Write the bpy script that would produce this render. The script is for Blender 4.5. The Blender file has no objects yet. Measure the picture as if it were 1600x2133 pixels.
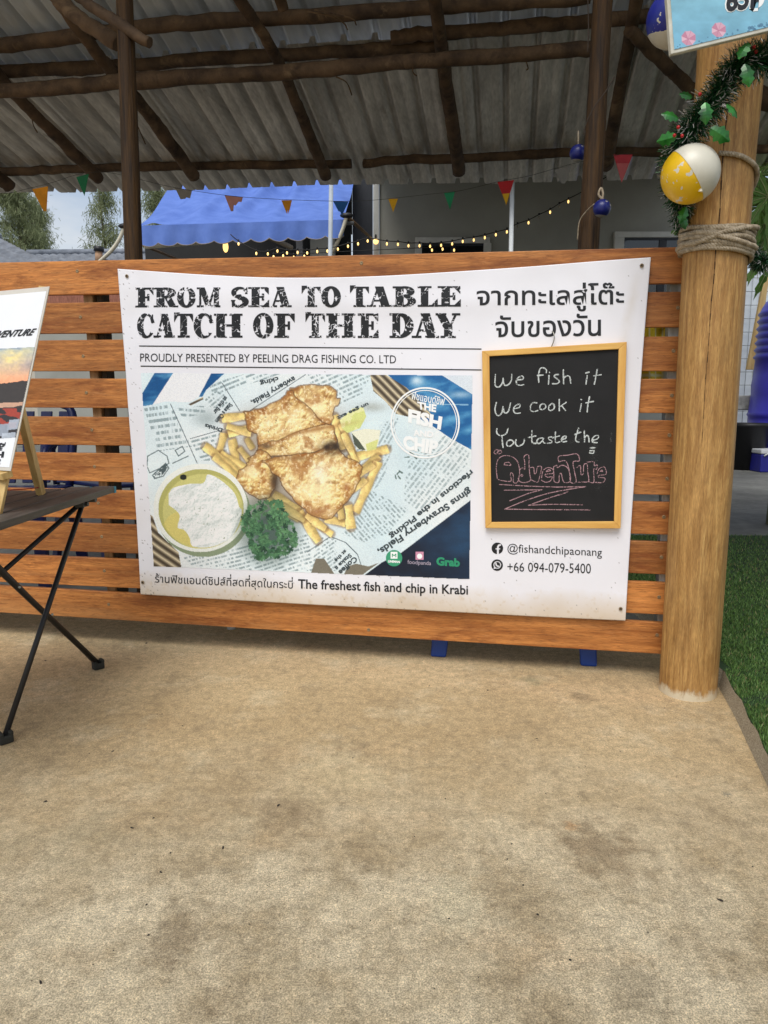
import bpy, bmesh, math, random
import numpy as np
from mathutils import Vector, Matrix
R = math.radians
sc = bpy.context.scene
rnd = random.Random(7)
NR = np.random.default_rng(11)

# ------------------------------------------------------------------ camera
FPX, PITCH, CAMZ = 1480.0, R(8.85), 0.85
cd = bpy.data.cameras.new('camera'); cam = bpy.data.objects.new('camera', cd)
sc.collection.objects.link(cam); sc.camera = cam
cam.location = (0, 0, CAMZ); cam.rotation_euler = (math.pi/2 - PITCH, 0, 0)
cd.sensor_fit = 'VERTICAL'; cd.sensor_height = 24; cd.lens = FPX/2133*24
cd.clip_start = 0.02; cd.clip_end = 500
# ------------------------------------------------------------------ world, sun, exposure
SUN_EL, SUN_AZ = R(56), R(200)          # azimuth clockwise from +Y
w = bpy.data.worlds.new('World'); sc.world = w; w.use_nodes = True
nt = w.node_tree; nt.nodes.clear()
out = nt.nodes.new('ShaderNodeOutputWorld'); bg = nt.nodes.new('ShaderNodeBackground')
sky = nt.nodes.new('ShaderNodeTexSky'); sky.sky_type = 'NISHITA'; sky.sun_disc = False
sky.sun_elevation = SUN_EL; sky.sun_rotation = SUN_AZ; sky.dust_density = 2.0; sky.air_density = 1.0
tc = nt.nodes.new('ShaderNodeTexCoord'); mp = nt.nodes.new('ShaderNodeMapping')
mp.inputs['Scale'].default_value = (1.6, 1.6, 4.5)
nz = nt.nodes.new('ShaderNodeTexNoise'); nz.inputs['Scale'].default_value = 2.6; nz.inputs['Detail'].default_value = 6
cr = nt.nodes.new('ShaderNodeValToRGB'); cr.color_ramp.elements[0].position = .40; cr.color_ramp.elements[1].position = .68
cr.color_ramp.elements[0].color = (.30, .30, .30, 1); cr.color_ramp.elements[1].color = (.95, .95, .95, 1)
mx = nt.nodes.new('ShaderNodeMix'); mx.data_type = 'RGBA'
mx.inputs['B'].default_value = (5.2, 5.35, 5.5, 1)
nt.links.new(tc.outputs['Generated'], mp.inputs['Vector']); nt.links.new(mp.outputs[0], nz.inputs['Vector'])
nt.links.new(nz.outputs['Fac'], cr.inputs[0]); nt.links.new(cr.outputs[0], mx.inputs['Factor'])
nt.links.new(sky.outputs[0], mx.inputs['A']); nt.links.new(mx.outputs['Result'], bg.inputs['Color'])
nt.links.new(bg.outputs[0], out.inputs[0]); bg.inputs['Strength'].default_value = 0.09
sl = bpy.data.lights.new('sun', 'SUN'); sl.energy = 1.5; sl.angle = R(35); sl.color = (1, .975, .93)
so = bpy.data.objects.new('sun', sl); sc.collection.objects.link(so)
sd = Vector((math.sin(SUN_AZ)*math.cos(SUN_EL), math.cos(SUN_AZ)*math.cos(SUN_EL), math.sin(SUN_EL)))
so.rotation_euler = sd.to_track_quat('Z', 'Y').to_euler(); so.location = sd*20
sc.view_settings.view_transform = 'Standard'; sc.view_settings.look = 'None'
sc.view_settings.exposure = 0.75; sc.view_settings.gamma = 1

# ------------------------------------------------------------------ pixel -> place helpers
CP, SP = math.cos(PITCH), math.sin(PITCH)
CAM = np.array([0, 0, CAMZ])
def rays(px, py):
    px = np.asarray(px, float); py = np.asarray(py, float)
    a = (px-800)/FPX; b = -(py-1066.5)/FPX
    return np.stack([a, CP+b*SP, -SP+b*CP], -1)
def hit(px, py, P0, N, off=0.0):
    d = rays(px, py); N = np.asarray(N, float)
    t = ((np.asarray(P0)-CAM)@N + off)/(d@N)
    return CAM + d*t[..., None]
def ground(px, py, z=0.0): return hit(px, py, (0, 0, z), (0, 0, 1))
def at(px, py, Y): return hit(px, py, (0, Y, 0), (0, 1, 0))
GL, GR = ground(0, 1327), ground(1378, 1415)
U = (GR-GL)/np.linalg.norm(GR-GL); U[2] = 0
N = np.array([-U[1], U[0], 0])            # away from the camera
ANG = math.atan2(U[1], U[0])
Z = np.array([0, 0, 1.0])
def NP(px, py, d=0.0): return hit(px, py, GR, N, d)
def sd_(P):                                # (s, d) of a point
    v = np.asarray(P)-GR; return v@U, v@N
def loc(s, d, z=0.0): return GR + U*s + N*d + Z*z

# ------------------------------------------------------------------ colours, materials
def lin(r, g, b, k=1.0):
    o = []
    for c in (r, g, b):
        c = c/255; o.append(min(.92, k*(c/12.92 if c <= .04045 else ((c+.055)/1.055)**2.4)))
    return (*o, 1)
def M(name, col, rough=.6, metal=0.0, col2=None, vs=6, stretch=(1, 1, 1), rotz=0.0, lo=.35, hi=.65, bump=0.0, bs=None,
      spec=.4, detail=6, rand=0.0, emit=None, estr=0, coat=0.0, trans=0.0, fine=0.0):
    m = bpy.data.materials.new(name); m.use_nodes = True
    t = m.node_tree; p = t.nodes['Principled BSDF']; L = t.links.new
    p.inputs['Roughness'].default_value = rough; p.inputs['Metallic'].default_value = metal
    p.inputs['Specular IOR Level'].default_value = spec; p.inputs['Coat Weight'].default_value = coat
    p.inputs['Transmission Weight'].default_value = trans
    if col2 is None: col2 = tuple(c*.82 for c in col[:3])+(1,)
    tcn = t.nodes.new('ShaderNodeTexCoord'); mpn = t.nodes.new('ShaderNodeMapping')
    mpn.inputs['Rotation'].default_value = (0, 0, -rotz); mpn.vector_type = 'TEXTURE' if False else 'POINT'
    mpn.inputs['Scale'].default_value = (1, 1, 1)
    L(tcn.outputs['Object'], mpn.inputs['Vector'])
    vm = t.nodes.new('ShaderNodeVectorMath'); vm.operation = 'MULTIPLY'; vm.inputs[1].default_value = stretch
    L(mpn.outputs[0], vm.inputs[0]); vec = vm.outputs[0]
    oi = t.nodes.new('ShaderNodeObjectInfo')
    av = t.nodes.new('ShaderNodeVectorMath'); av.operation = 'ADD'
    sc_ = t.nodes.new('ShaderNodeMath'); sc_.operation = 'MULTIPLY'; sc_.inputs[1].default_value = 37.0
    L(oi.outputs['Random'], sc_.inputs[0]); L(vec, av.inputs[0]); L(sc_.outputs[0], av.inputs[1]); vec = av.outputs[0]
    n = t.nodes.new('ShaderNodeTexNoise'); n.inputs['Scale'].default_value = vs; n.inputs['Detail'].default_value = detail
    n.inputs['Roughness'].default_value = .62; L(vec, n.inputs['Vector'])
    r = t.nodes.new('ShaderNodeValToRGB'); r.color_ramp.elements[0].position = lo; r.color_ramp.elements[1].position = hi
    r.color_ramp.elements[0].color = col2; r.color_ramp.elements[1].color = col
    L(n.outputs['Fac'], r.inputs[0]); c = r.outputs[0]
    if fine:
        f = t.nodes.new('ShaderNodeTexNoise'); f.inputs['Scale'].default_value = vs*9; f.inputs['Detail'].default_value = 4; L(vec, f.inputs['Vector'])
        fm = t.nodes.new('ShaderNodeMapRange'); fm.inputs['From Min'].default_value = .3; fm.inputs['From Max'].default_value = .7
        fm.inputs['To Min'].default_value = 1-fine; fm.inputs['To Max'].default_value = 1+fine; L(f.outputs['Fac'], fm.inputs[0])
        q = t.nodes.new('ShaderNodeVectorMath'); q.operation = 'SCALE'; L(c, q.inputs[0]); L(fm.outputs[0], q.inputs['Scale']); c = q.outputs[0]
    if rand:
        fm = t.nodes.new('ShaderNodeMapRange'); fm.inputs['To Min'].default_value = 1-rand; fm.inputs['To Max'].default_value = 1+rand
        L(oi.outputs['Random'], fm.inputs[0])
        q = t.nodes.new('ShaderNodeVectorMath'); q.operation = 'SCALE'; L(c, q.inputs[0]); L(fm.outputs[0], q.inputs['Scale']); c = q.outputs[0]
    L(c, p.inputs['Base Color'])
    if bump:
        b = t.nodes.new('ShaderNodeBump'); b.inputs['Strength'].default_value = 1; b.inputs['Distance'].default_value = bump
        bn = t.nodes.new('ShaderNodeTexNoise'); bn.inputs['Scale'].default_value = bs or vs*4; bn.inputs['Detail'].default_value = 8
        L(vec, bn.inputs['Vector']); L(bn.outputs['Fac'], b.inputs['Height']); L(b.outputs[0], p.inputs['Normal'])
    if emit:
        p.inputs['Emission Color'].default_value = emit; p.inputs['Emission Strength'].default_value = estr
    m['base'] = c.node.name
    return m
def M_attr(name, rough=.5, bump=0.0, bs=200, spec=.35):
    m = bpy.data.materials.new(name); m.use_nodes = True; t = m.node_tree; p = t.nodes['Principled BSDF']
    a = t.nodes.new('ShaderNodeAttribute'); a.attribute_name = 'Col'; t.links.new(a.outputs['Color'], p.inputs['Base Color'])
    p.inputs['Roughness'].default_value = rough; p.inputs['Specular IOR Level'].default_value = spec
    if bump:
        b = t.nodes.new('ShaderNodeBump'); b.inputs['Distance'].default_value = bump
        tcn = t.nodes.new('ShaderNodeTexCoord')
        bn = t.nodes.new('ShaderNodeTexNoise'); bn.inputs['Scale'].default_value = bs; t.links.new(tcn.outputs['Object'], bn.inputs['Vector'])
        t.links.new(bn.outputs['Fac'], b.inputs['Height']); t.links.new(b.outputs[0], p.inputs['Normal'])
    return m

# ------------------------------------------------------------------ object helpers
OFF = {}
def tag(o, label=None, cat=None, group=None, kind=None):
    if label: o['label'] = label
    if cat: o['category'] = cat
    if group: o['group'] = group
    if kind: o['kind'] = kind
    return o
def thing(name, label, cat, base, group=None):
    o = bpy.data.objects.new(name, None); sc.collection.objects.link(o); o.empty_display_size = .05
    o.location = tuple(base); OFF[o.name] = np.array(base, float)
    return tag(o, label, cat, group)
def obj_np(name, co, quads, mat, parent=None, smooth=False, cols=None, base=None, tris=None):
    co = np.asarray(co, float)
    if parent is not None: off = OFF[parent.name]
    elif base is not None: off = np.asarray(base, float)
    else:
        mn, mxx = co.min(0), co.max(0); off = np.array([(mn[0]+mxx[0])/2, (mn[1]+mxx[1])/2, mn[2]])
    me = bpy.data.meshes.new(name); me.vertices.add(len(co)); me.vertices.foreach_set('co', (co-off).astype(np.float32).ravel())
    q = np.asarray(quads, np.int32); k = q.shape[1]
    me.loops.add(q.size); me.loops.foreach_set('vertex_index', q.ravel())
    me.polygons.add(len(q)); me.polygons.foreach_set('loop_start', np.arange(len(q), dtype=np.int32)*k)
    me.polygons.foreach_set('loop_total', np.full(len(q), k, np.int32))
    if smooth: me.polygons.foreach_set('use_smooth', np.ones(len(q), bool))
    me.update(calc_edges=True); me.validate()
    if cols is not None:
        at_ = me.color_attributes.new('Col', 'FLOAT_COLOR', 'POINT')
        at_.data.foreach_set('color', np.concatenate([cols, np.ones((len(cols), 1))], 1).astype(np.float32).ravel())
    return link(name, me, mat, parent, off)
def link(name, me, mat, parent, off):
    if mat: me.materials.append(mat)
    o = bpy.data.objects.new(name, me); sc.collection.objects.link(o); OFF[o.name] = np.array(off)
    if parent is not None: o.parent = parent
    else: o.location = tuple(off)
    return o
class MB:
    def __init__(s): s.v = []; s.f = []; s.s = []
    def add(s, vs, fs, smooth=False):
        b = len(s.v); s.v += [tuple(map(float, v)) for v in vs]; s.f += [tuple(i+b for i in f) for f in fs]; s.s += [smooth]*len(fs); return s
    def hexa(s, c):          # 8 corners: 0-3 one face loop, 4-7 the opposite
        return s.add(c, [(0, 1, 2, 3), (7, 6, 5, 4), (0, 4, 5, 1), (1, 5, 6, 2), (2, 6, 7, 3), (3, 7, 4, 0)])
    def slab(s, quad, vec):  # quad front face, extruded along vec
        q = [np.asarray(p, float) for p in quad]; return s.hexa(q+[p+np.asarray(vec) for p in q])
    def prism(s, poly, vec):
        q = [np.asarray(p, float) for p in poly]; n = len(q); vec = np.asarray(vec)
        return s.add(q+[p+vec for p in q], [tuple(range(n)), tuple(range(2*n-1, n-1, -1))]+[(i, i+n, (i+1) % n+n, (i+1) % n) for i in range(n)])
    def box(s, c, ax, ay, az):
        c, ax, ay, az = [np.asarray(k, float) for k in (c, ax, ay, az)]
        return s.hexa([c-ax-ay-az, c+ax-ay-az, c+ax+ay-az, c-ax+ay-az, c-ax-ay+az, c+ax-ay+az, c+ax+ay+az, c-ax+ay+az])
    def tube(s, path, r, n=10, cap=True, wob=0.0, smooth=True, seed=0, closed=False):
        P = [np.asarray(p, float) for p in path]; m = len(P); rr = [r]*m if np.isscalar(r) else r
        T = [P[min(i+1, m-1)]-P[max(i-1, 0)] for i in range(m)]; T = [t/(np.linalg.norm(t)+1e-12) for t in T]
        a = np.cross(T[0], Z); a = a if np.linalg.norm(a) > .05 else np.cross(T[0], [1, 0, 0]); a /= np.linalg.norm(a)
        g = np.random.default_rng(seed); vs = []
        ph = g.uniform(0, 6.28, 4)
        for i in range(m):
            a = a-T[i]*(a@T[i]); a /= np.linalg.norm(a); b = np.cross(T[i], a)
            for k in range(n):
                th = 2*math.pi*k/n
                q = rr[i]*(1+wob*(math.sin(2*th+ph[0]+i*.5)*.5+math.sin(3*th+ph[1]-i*.8)*.35+g.normal()*.35))
                vs.append(P[i]+q*(a*math.cos(th)+b*math.sin(th)))
        fs = [(i*n+k, i*n+(k+1) % n, (i+1)*n+(k+1) % n, (i+1)*n+k) for i in range(m-1) for k in range(n)]
        s.add(vs, fs, smooth)
        if cap:
            b = len(s.v)-m*n
            s.f += [tuple(b+k for k in range(n-1, -1, -1)), tuple(b+(m-1)*n+k for k in range(n))]; s.s += [False, False]
        return s
    def ball(s, c, r, nu=16, nv=10, scale=(1, 1, 1)):
        c = np.asarray(c, float); vs = []; fs = []
        for j in range(nv+1):
            ph = math.pi*j/nv
            for i in range(nu):
                th = 2*math.pi*i/nu
                vs.append(c+r*np.array([math.sin(ph)*math.cos(th)*scale[0], math.sin(ph)*math.sin(th)*scale[1], math.cos(ph)*scale[2]]))
        for j in range(nv):
            for i in range(nu): fs.append((j*nu+i, (j+1)*nu+i, (j+1)*nu+(i+1) % nu, j*nu+(i+1) % nu))
        return s.add(vs, fs, True)
    def lathe(s, c, prof, n=24):
        vs = []; m = len(prof); c = np.asarray(c, float)
        for r, z in prof:
            for k in range(n): vs.append(c+np.array([r*math.cos(2*math.pi*k/n), r*math.sin(2*math.pi*k/n), z]))
        return s.add(vs, [(i*n+k, i*n+(k+1) % n, (i+1)*n+(k+1) % n, (i+1)*n+k) for i in range(m-1) for k in range(n)], True)
    def build(s, name, mat, parent=None, bevel=0.0, base=None):
        co = np.array(s.v)
        if parent is not None: off = OFF[parent.name]
        elif base is not None: off = np.asarray(base, float)
        else: mn, mxx = co.min(0), co.max(0); off = np.array([(mn[0]+mxx[0])/2, (mn[1]+mxx[1])/2, mn[2]])
        me = bpy.data.meshes.new(name); me.from_pydata([tuple(v) for v in co-off], [], s.f)
        me.polygons.foreach_set('use_smooth', s.s)
        bm = bmesh.new(); bm.from_mesh(me); bmesh.ops.remove_doubles(bm, verts=bm.verts, dist=1e-6) if len(s.v) < 4000 else None
        bmesh.ops.recalc_face_normals(bm, faces=bm.faces); bm.to_mesh(me); bm.free()
        o = link(name, me, mat, parent, off)
        if bevel:
            b = o.modifiers.new('bevel', 'BEVEL'); b.width = bevel; b.segments = 2; b.limit_method = 'ANGLE'
        return o
def spline(pts, n=8):
    P = [np.asarray(p, float) for p in pts]; o = []
    for i in range(len(P)-1):
        p0, p1, p2, p3 = P[max(i-1, 0)], P[i], P[i+1], P[min(i+2, len(P)-1)]
        for k in range(n):
            t = k/n; o.append(.5*((2*p1)+(p2-p0)*t+(2*p0-5*p1+4*p2-p3)*t*t+(3*p1-p0-3*p2+p3)*t**3))
    return o+[P[-1]]

# ------------------------------------------------------------------ drawing helpers (prints, lettering, chalk)
def _hash(i, j, s):
    v = np.sin(i*127.1+j*311.7+s*74.7)*43758.5453
    return v-np.floor(v)
def noise(X, Y, scale, seed=0, octv=3):
    o = 0; amp = 1; tot = 0; f = 1/scale
    for k in range(octv):
        x, y = X*f, Y*f; i, j = np.floor(x), np.floor(y); u, v = x-i, y-j
        u = u*u*(3-2*u); v = v*v*(3-2*v); q = seed+k*13
        o = o+amp*((_hash(i, j, q)*(1-u)+_hash(i+1, j, q)*u)*(1-v)+(_hash(i, j+1, q)*(1-u)+_hash(i+1, j+1, q)*u)*v)
        tot += amp; amp *= .5; f *= 2
    return o/tot
class Canvas:
    def __init__(s, x0, y0, x1, y1, res=1.0, col=(255, 255, 255)):
        s.x0, s.y0, s.res = x0, y0, res; s.w, s.h = int((x1-x0)*res)+1, int((y1-y0)*res)+1
        s.X, s.Y = np.meshgrid(x0+np.arange(s.w)/res, y0+np.arange(s.h)/res)
        s.img = np.ones((s.h, s.w, 3))*np.array(col)
    def poly(s, pts):
        m = np.zeros((s.h, s.w), bool); p = np.asarray(pts, float)
        for (xa, ya), (xb, yb) in zip(p, np.roll(p, -1, 0)):
            if ya == yb: continue
            c = ((s.Y >= ya) != (s.Y >= yb)) & (s.X < (xb-xa)*(s.Y-ya)/(yb-ya)+xa)
            m ^= c
        return m
    def dist(s, pts, closed=False, pad=14):
        d = np.full((s.h, s.w), 1e6); p = np.asarray(pts, float); q = np.concatenate([p, p[:1]]) if closed else p
        a0 = max(0, int((p[:, 0].min()-pad-s.x0)*s.res)); a1 = int((p[:, 0].max()+pad-s.x0)*s.res)+1
        b0 = max(0, int((p[:, 1].min()-pad-s.y0)*s.res)); b1 = int((p[:, 1].max()+pad-s.y0)*s.res)+1
        X, Y = s.X[b0:b1, a0:a1], s.Y[b0:b1, a0:a1]; D = d[b0:b1, a0:a1]
        for (xa, ya), (xb, yb) in zip(q[:-1], q[1:]):
            dx, dy = xb-xa, yb-ya; L = dx*dx+dy*dy+1e-9
            t = np.clip(((X-xa)*dx+(Y-ya)*dy)/L, 0, 1)
            np.minimum(D, np.hypot(X-xa-t*dx, Y-ya-t*dy), out=D)
        return d
    def paint(s, m, col, a=1.0):
        a = np.clip(m*np.asarray(a, float), 0, 1)[..., None]; s.img = s.img*(1-a)+np.asarray(col, float)*a
def to_lin(img, k=1.0):
    c = np.clip(img, 0, 255)/255; c = np.where(c <= .04045, c/12.92, ((c+.055)/1.055)**2.4)
    return np.clip(c*k, 0, .9)
def grid_quads(w_, h_):
    i = np.arange(w_*h_).reshape(h_, w_)
    return np.stack([i[:-1, :-1], i[1:, :-1], i[1:, 1:], i[:-1, 1:]], -1).reshape(-1, 4)
def canvas_mesh(name, cv, mapper, mat, parent, k=1.0):
    return obj_np(name, mapper(cv.X.ravel(), cv.Y.ravel()), grid_quads(cv.w, cv.h), mat, parent, True, to_lin(cv.img, k).reshape(-1, 3))
def mask_mesh(name, cv, mask, mapper, mat, parent, seg=10):
    q = []; r = 1/cv.res
    for j in range(cv.h):
        row = np.concatenate([[0], mask[j].astype(np.int8), [0]]); dd = np.diff(row); a = np.where(dd == 1)[0]; b = np.where(dd == -1)[0]
        for i0, i1 in zip(a, b):
            for k in range(i0, i1, seg): q.append((k, min(k+seg, i1), j))
    q = np.array(q, float); xa = cv.x0+q[:, 0]*r; xb = cv.x0+q[:, 1]*r; ya = cv.y0+q[:, 2]*r; yb = ya+r
    px = np.stack([xa, xa, xb, xb], 1).ravel(); py = np.stack([ya, yb, yb, ya], 1).ravel()
    return obj_np(name, mapper(px, py), np.arange(len(px)).reshape(-1, 4), mat, parent)
def text_data(s, bold=0.0):
    def one(t):
        c = bpy.data.curves.new('lettering', 'FONT'); c.body = t; c.size = 1; c.offset = bold; c.resolution_u = 3
        o = bpy.data.objects.new('lettering', c); me = bpy.data.meshes.new_from_object(o)
        v = np.array([x.co[:2] for x in me.vertices]); f = [tuple(p.vertices) for p in me.polygons]
        bpy.data.objects.remove(o); bpy.data.curves.remove(c); bpy.data.meshes.remove(me); return v, f
    def islands(v, f):
        par = list(range(len(v)))
        def fd(a):
            while par[a] != a: par[a] = par[par[a]]; a = par[a]
            return a
        for q in f:
            for k in q[1:]: par[fd(q[0])] = fd(k)
        g = {}
        for i in range(len(v)): g.setdefault(fd(i), []).append(i)
        return list(g.values())
    v, f = one(s)
    if any(c in s for c in ('\u0e35\u0e48', '\u0e34\u0e4c')):          # a tone mark over a vowel sign stands higher
        v0, f0 = one(s.replace('\u0e35\u0e48', '\u0e35'))
        keys = {tuple(np.round(v0[i].mean(0), 2)) for i in islands(v0, f0)}
        for i in islands(v, f):
            if tuple(np.round(v[i].mean(0), 2)) not in keys: v[i, 1] += .21
    return v, f
def text_mesh(name, s, quad, mapper, mat, parent, bold=0.0, shear=0.0, arc=0.0):
    """lettering fitted into the photo-pixel quad TL,TR,BR,BL through mapper"""
    v, f = text_data(s, bold); mn, mxx = v.min(0), v.max(0); a = (v-mn)/(mxx-mn)
    u, t = a[:, 0]+shear*(a[:, 1]-.5), 1-a[:, 1]
    if arc: t = t+arc*((u-.5)**2*4)
    TL, TR, BR, BL = [np.asarray(p, float) for p in quad]
    P = (TL*(1-u)[:, None]+TR*u[:, None])*(1-t)[:, None]+(BL*(1-u)[:, None]+BR*u[:, None])*t[:, None]
    co = mapper(P[:, 0], P[:, 1])
    me = bpy.data.meshes.new(name); off = OFF[parent.name]; me.from_pydata([tuple(x) for x in co-off], [], f)
    return link(name, me, mat, parent, off)

# ================================================================== MATERIALS
m_board = M('varnished slats', lin(198, 132, 70), .5, col2=lin(144, 86, 40), vs=2.4, stretch=(1.4, 8, 30), rotz=ANG, lo=.3, hi=.7, bump=.0005, bs=12, rand=.22, fine=.3, spec=.35)
def stain_layer(m, col, scale, stretch, lo, hi, amt, rotz=0.0):
    t = m.node_tree; L = t.links.new; p = t.nodes['Principled BSDF']; c0 = p.inputs['Base Color'].links[0].from_socket
    tcn = [q for q in t.nodes if q.type == 'TEX_COORD'][0]; mp_ = t.nodes.new('ShaderNodeMapping'); mp_.inputs['Rotation'].default_value = (0, 0, -rotz); L(tcn.outputs['Object'], mp_.inputs['Vector'])
    v = t.nodes.new('ShaderNodeVectorMath'); v.operation = 'MULTIPLY'; v.inputs[1].default_value = stretch; L(mp_.outputs[0], v.inputs[0])
    oi = t.nodes.new('ShaderNodeObjectInfo'); mm = t.nodes.new('ShaderNodeMath'); mm.operation = 'MULTIPLY'; mm.inputs[1].default_value = 53; L(oi.outputs['Random'], mm.inputs[0]); av = t.nodes.new('ShaderNodeVectorMath'); L(v.outputs[0], av.inputs[0]); L(mm.outputs[0], av.inputs[1])
    n = t.nodes.new('ShaderNodeTexNoise'); n.inputs['Scale'].default_value = scale; n.inputs['Detail'].default_value = 9; n.inputs['Roughness'].default_value = .68; n.inputs['Distortion'].default_value = .6; L(av.outputs[0], n.inputs['Vector'])
    rr = t.nodes.new('ShaderNodeMapRange'); rr.inputs['From Min'].default_value = lo; rr.inputs['From Max'].default_value = hi; rr.inputs['To Max'].default_value = amt; L(n.outputs['Fac'], rr.inputs[0])
    x = t.nodes.new('ShaderNodeMix'); x.data_type = 'RGBA'; L(rr.outputs[0], x.inputs['Factor']); L(c0, x.inputs['A']); x.inputs['B'].default_value = col; L(x.outputs['Result'], p.inputs['Base Color'])
stain_layer(m_board, lin(120, 62, 28), 3.2, (1.1, 1, 5), .50, .66, .8, ANG); stain_layer(m_board, lin(176, 128, 80), 2.0, (.6, 1, 4), .54, .72, .7, ANG); stain_layer(m_board, lin(92, 52, 26), 62, (.45, 1, 3), .53, .70, .7, ANG); stain_layer(m_board, lin(206, 146, 90), 55, (.4, 1, 3.2), .56, .70, .55, ANG); stain_layer(m_board, lin(104, 58, 28), 1.3, (.5, 1, 2.2), .50, .68, .6, ANG)
m_postw = M('oiled post wood', lin(190, 148, 88), .55, col2=lin(136, 96, 48), vs=9, stretch=(9, 9, .8), lo=.3, hi=.72, bump=.0012, bs=18, fine=.25)
stain_layer(m_postw, lin(128, 82, 34), 4, (2.2, 2.2, .7), .50, .70, .75); stain_layer(m_postw, lin(216, 178, 112), 30, (4, 4, .25), .55, .70, .6); stain_layer(m_postw, lin(96, 62, 28), 34, (4, 4, .22), .57, .72, .6); stain_layer(m_postw, lin(120, 92, 58), 14, (1.6, 1.6, .5), .60, .74, .5)
stain_layer(m_postw, lin(104, 76, 48), 1.6, (2.5, 2.5, 1), .56, .72, .5)
m_log = M('bark stripped log', lin(104, 82, 60), .8, col2=lin(52, 38, 27), vs=9, stretch=(1, 1, 1), lo=.32, hi=.7, bump=.006, bs=26, rand=.2)
stain_layer(m_log, lin(140, 116, 86), 7, (1, 1, 1), .58, .70, .6); stain_layer(m_log, lin(40, 28, 20), 11, (1, 1, 1), .55, .70, .7)
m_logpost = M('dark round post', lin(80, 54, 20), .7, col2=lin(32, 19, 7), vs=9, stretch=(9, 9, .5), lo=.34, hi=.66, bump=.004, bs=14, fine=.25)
m_dark = M('black powder metal', lin(44, 44, 45), .4, .3, vs=30, bump=.0003)
m_ink = M('black print', lin(30, 32, 36), .45, vs=40)
m_white = M('white paint', lin(228, 230, 228), .5, col2=lin(205, 208, 206), vs=5)
m_screw = M('zinc screw', lin(160, 138, 104), .5, .3, col2=lin(110, 90, 64), vs=300)
m_steel = M('galvanised post', lin(185, 188, 184), .5, .1, col2=lin(135, 136, 128), vs=14, stretch=(3, 3, .6))

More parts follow.
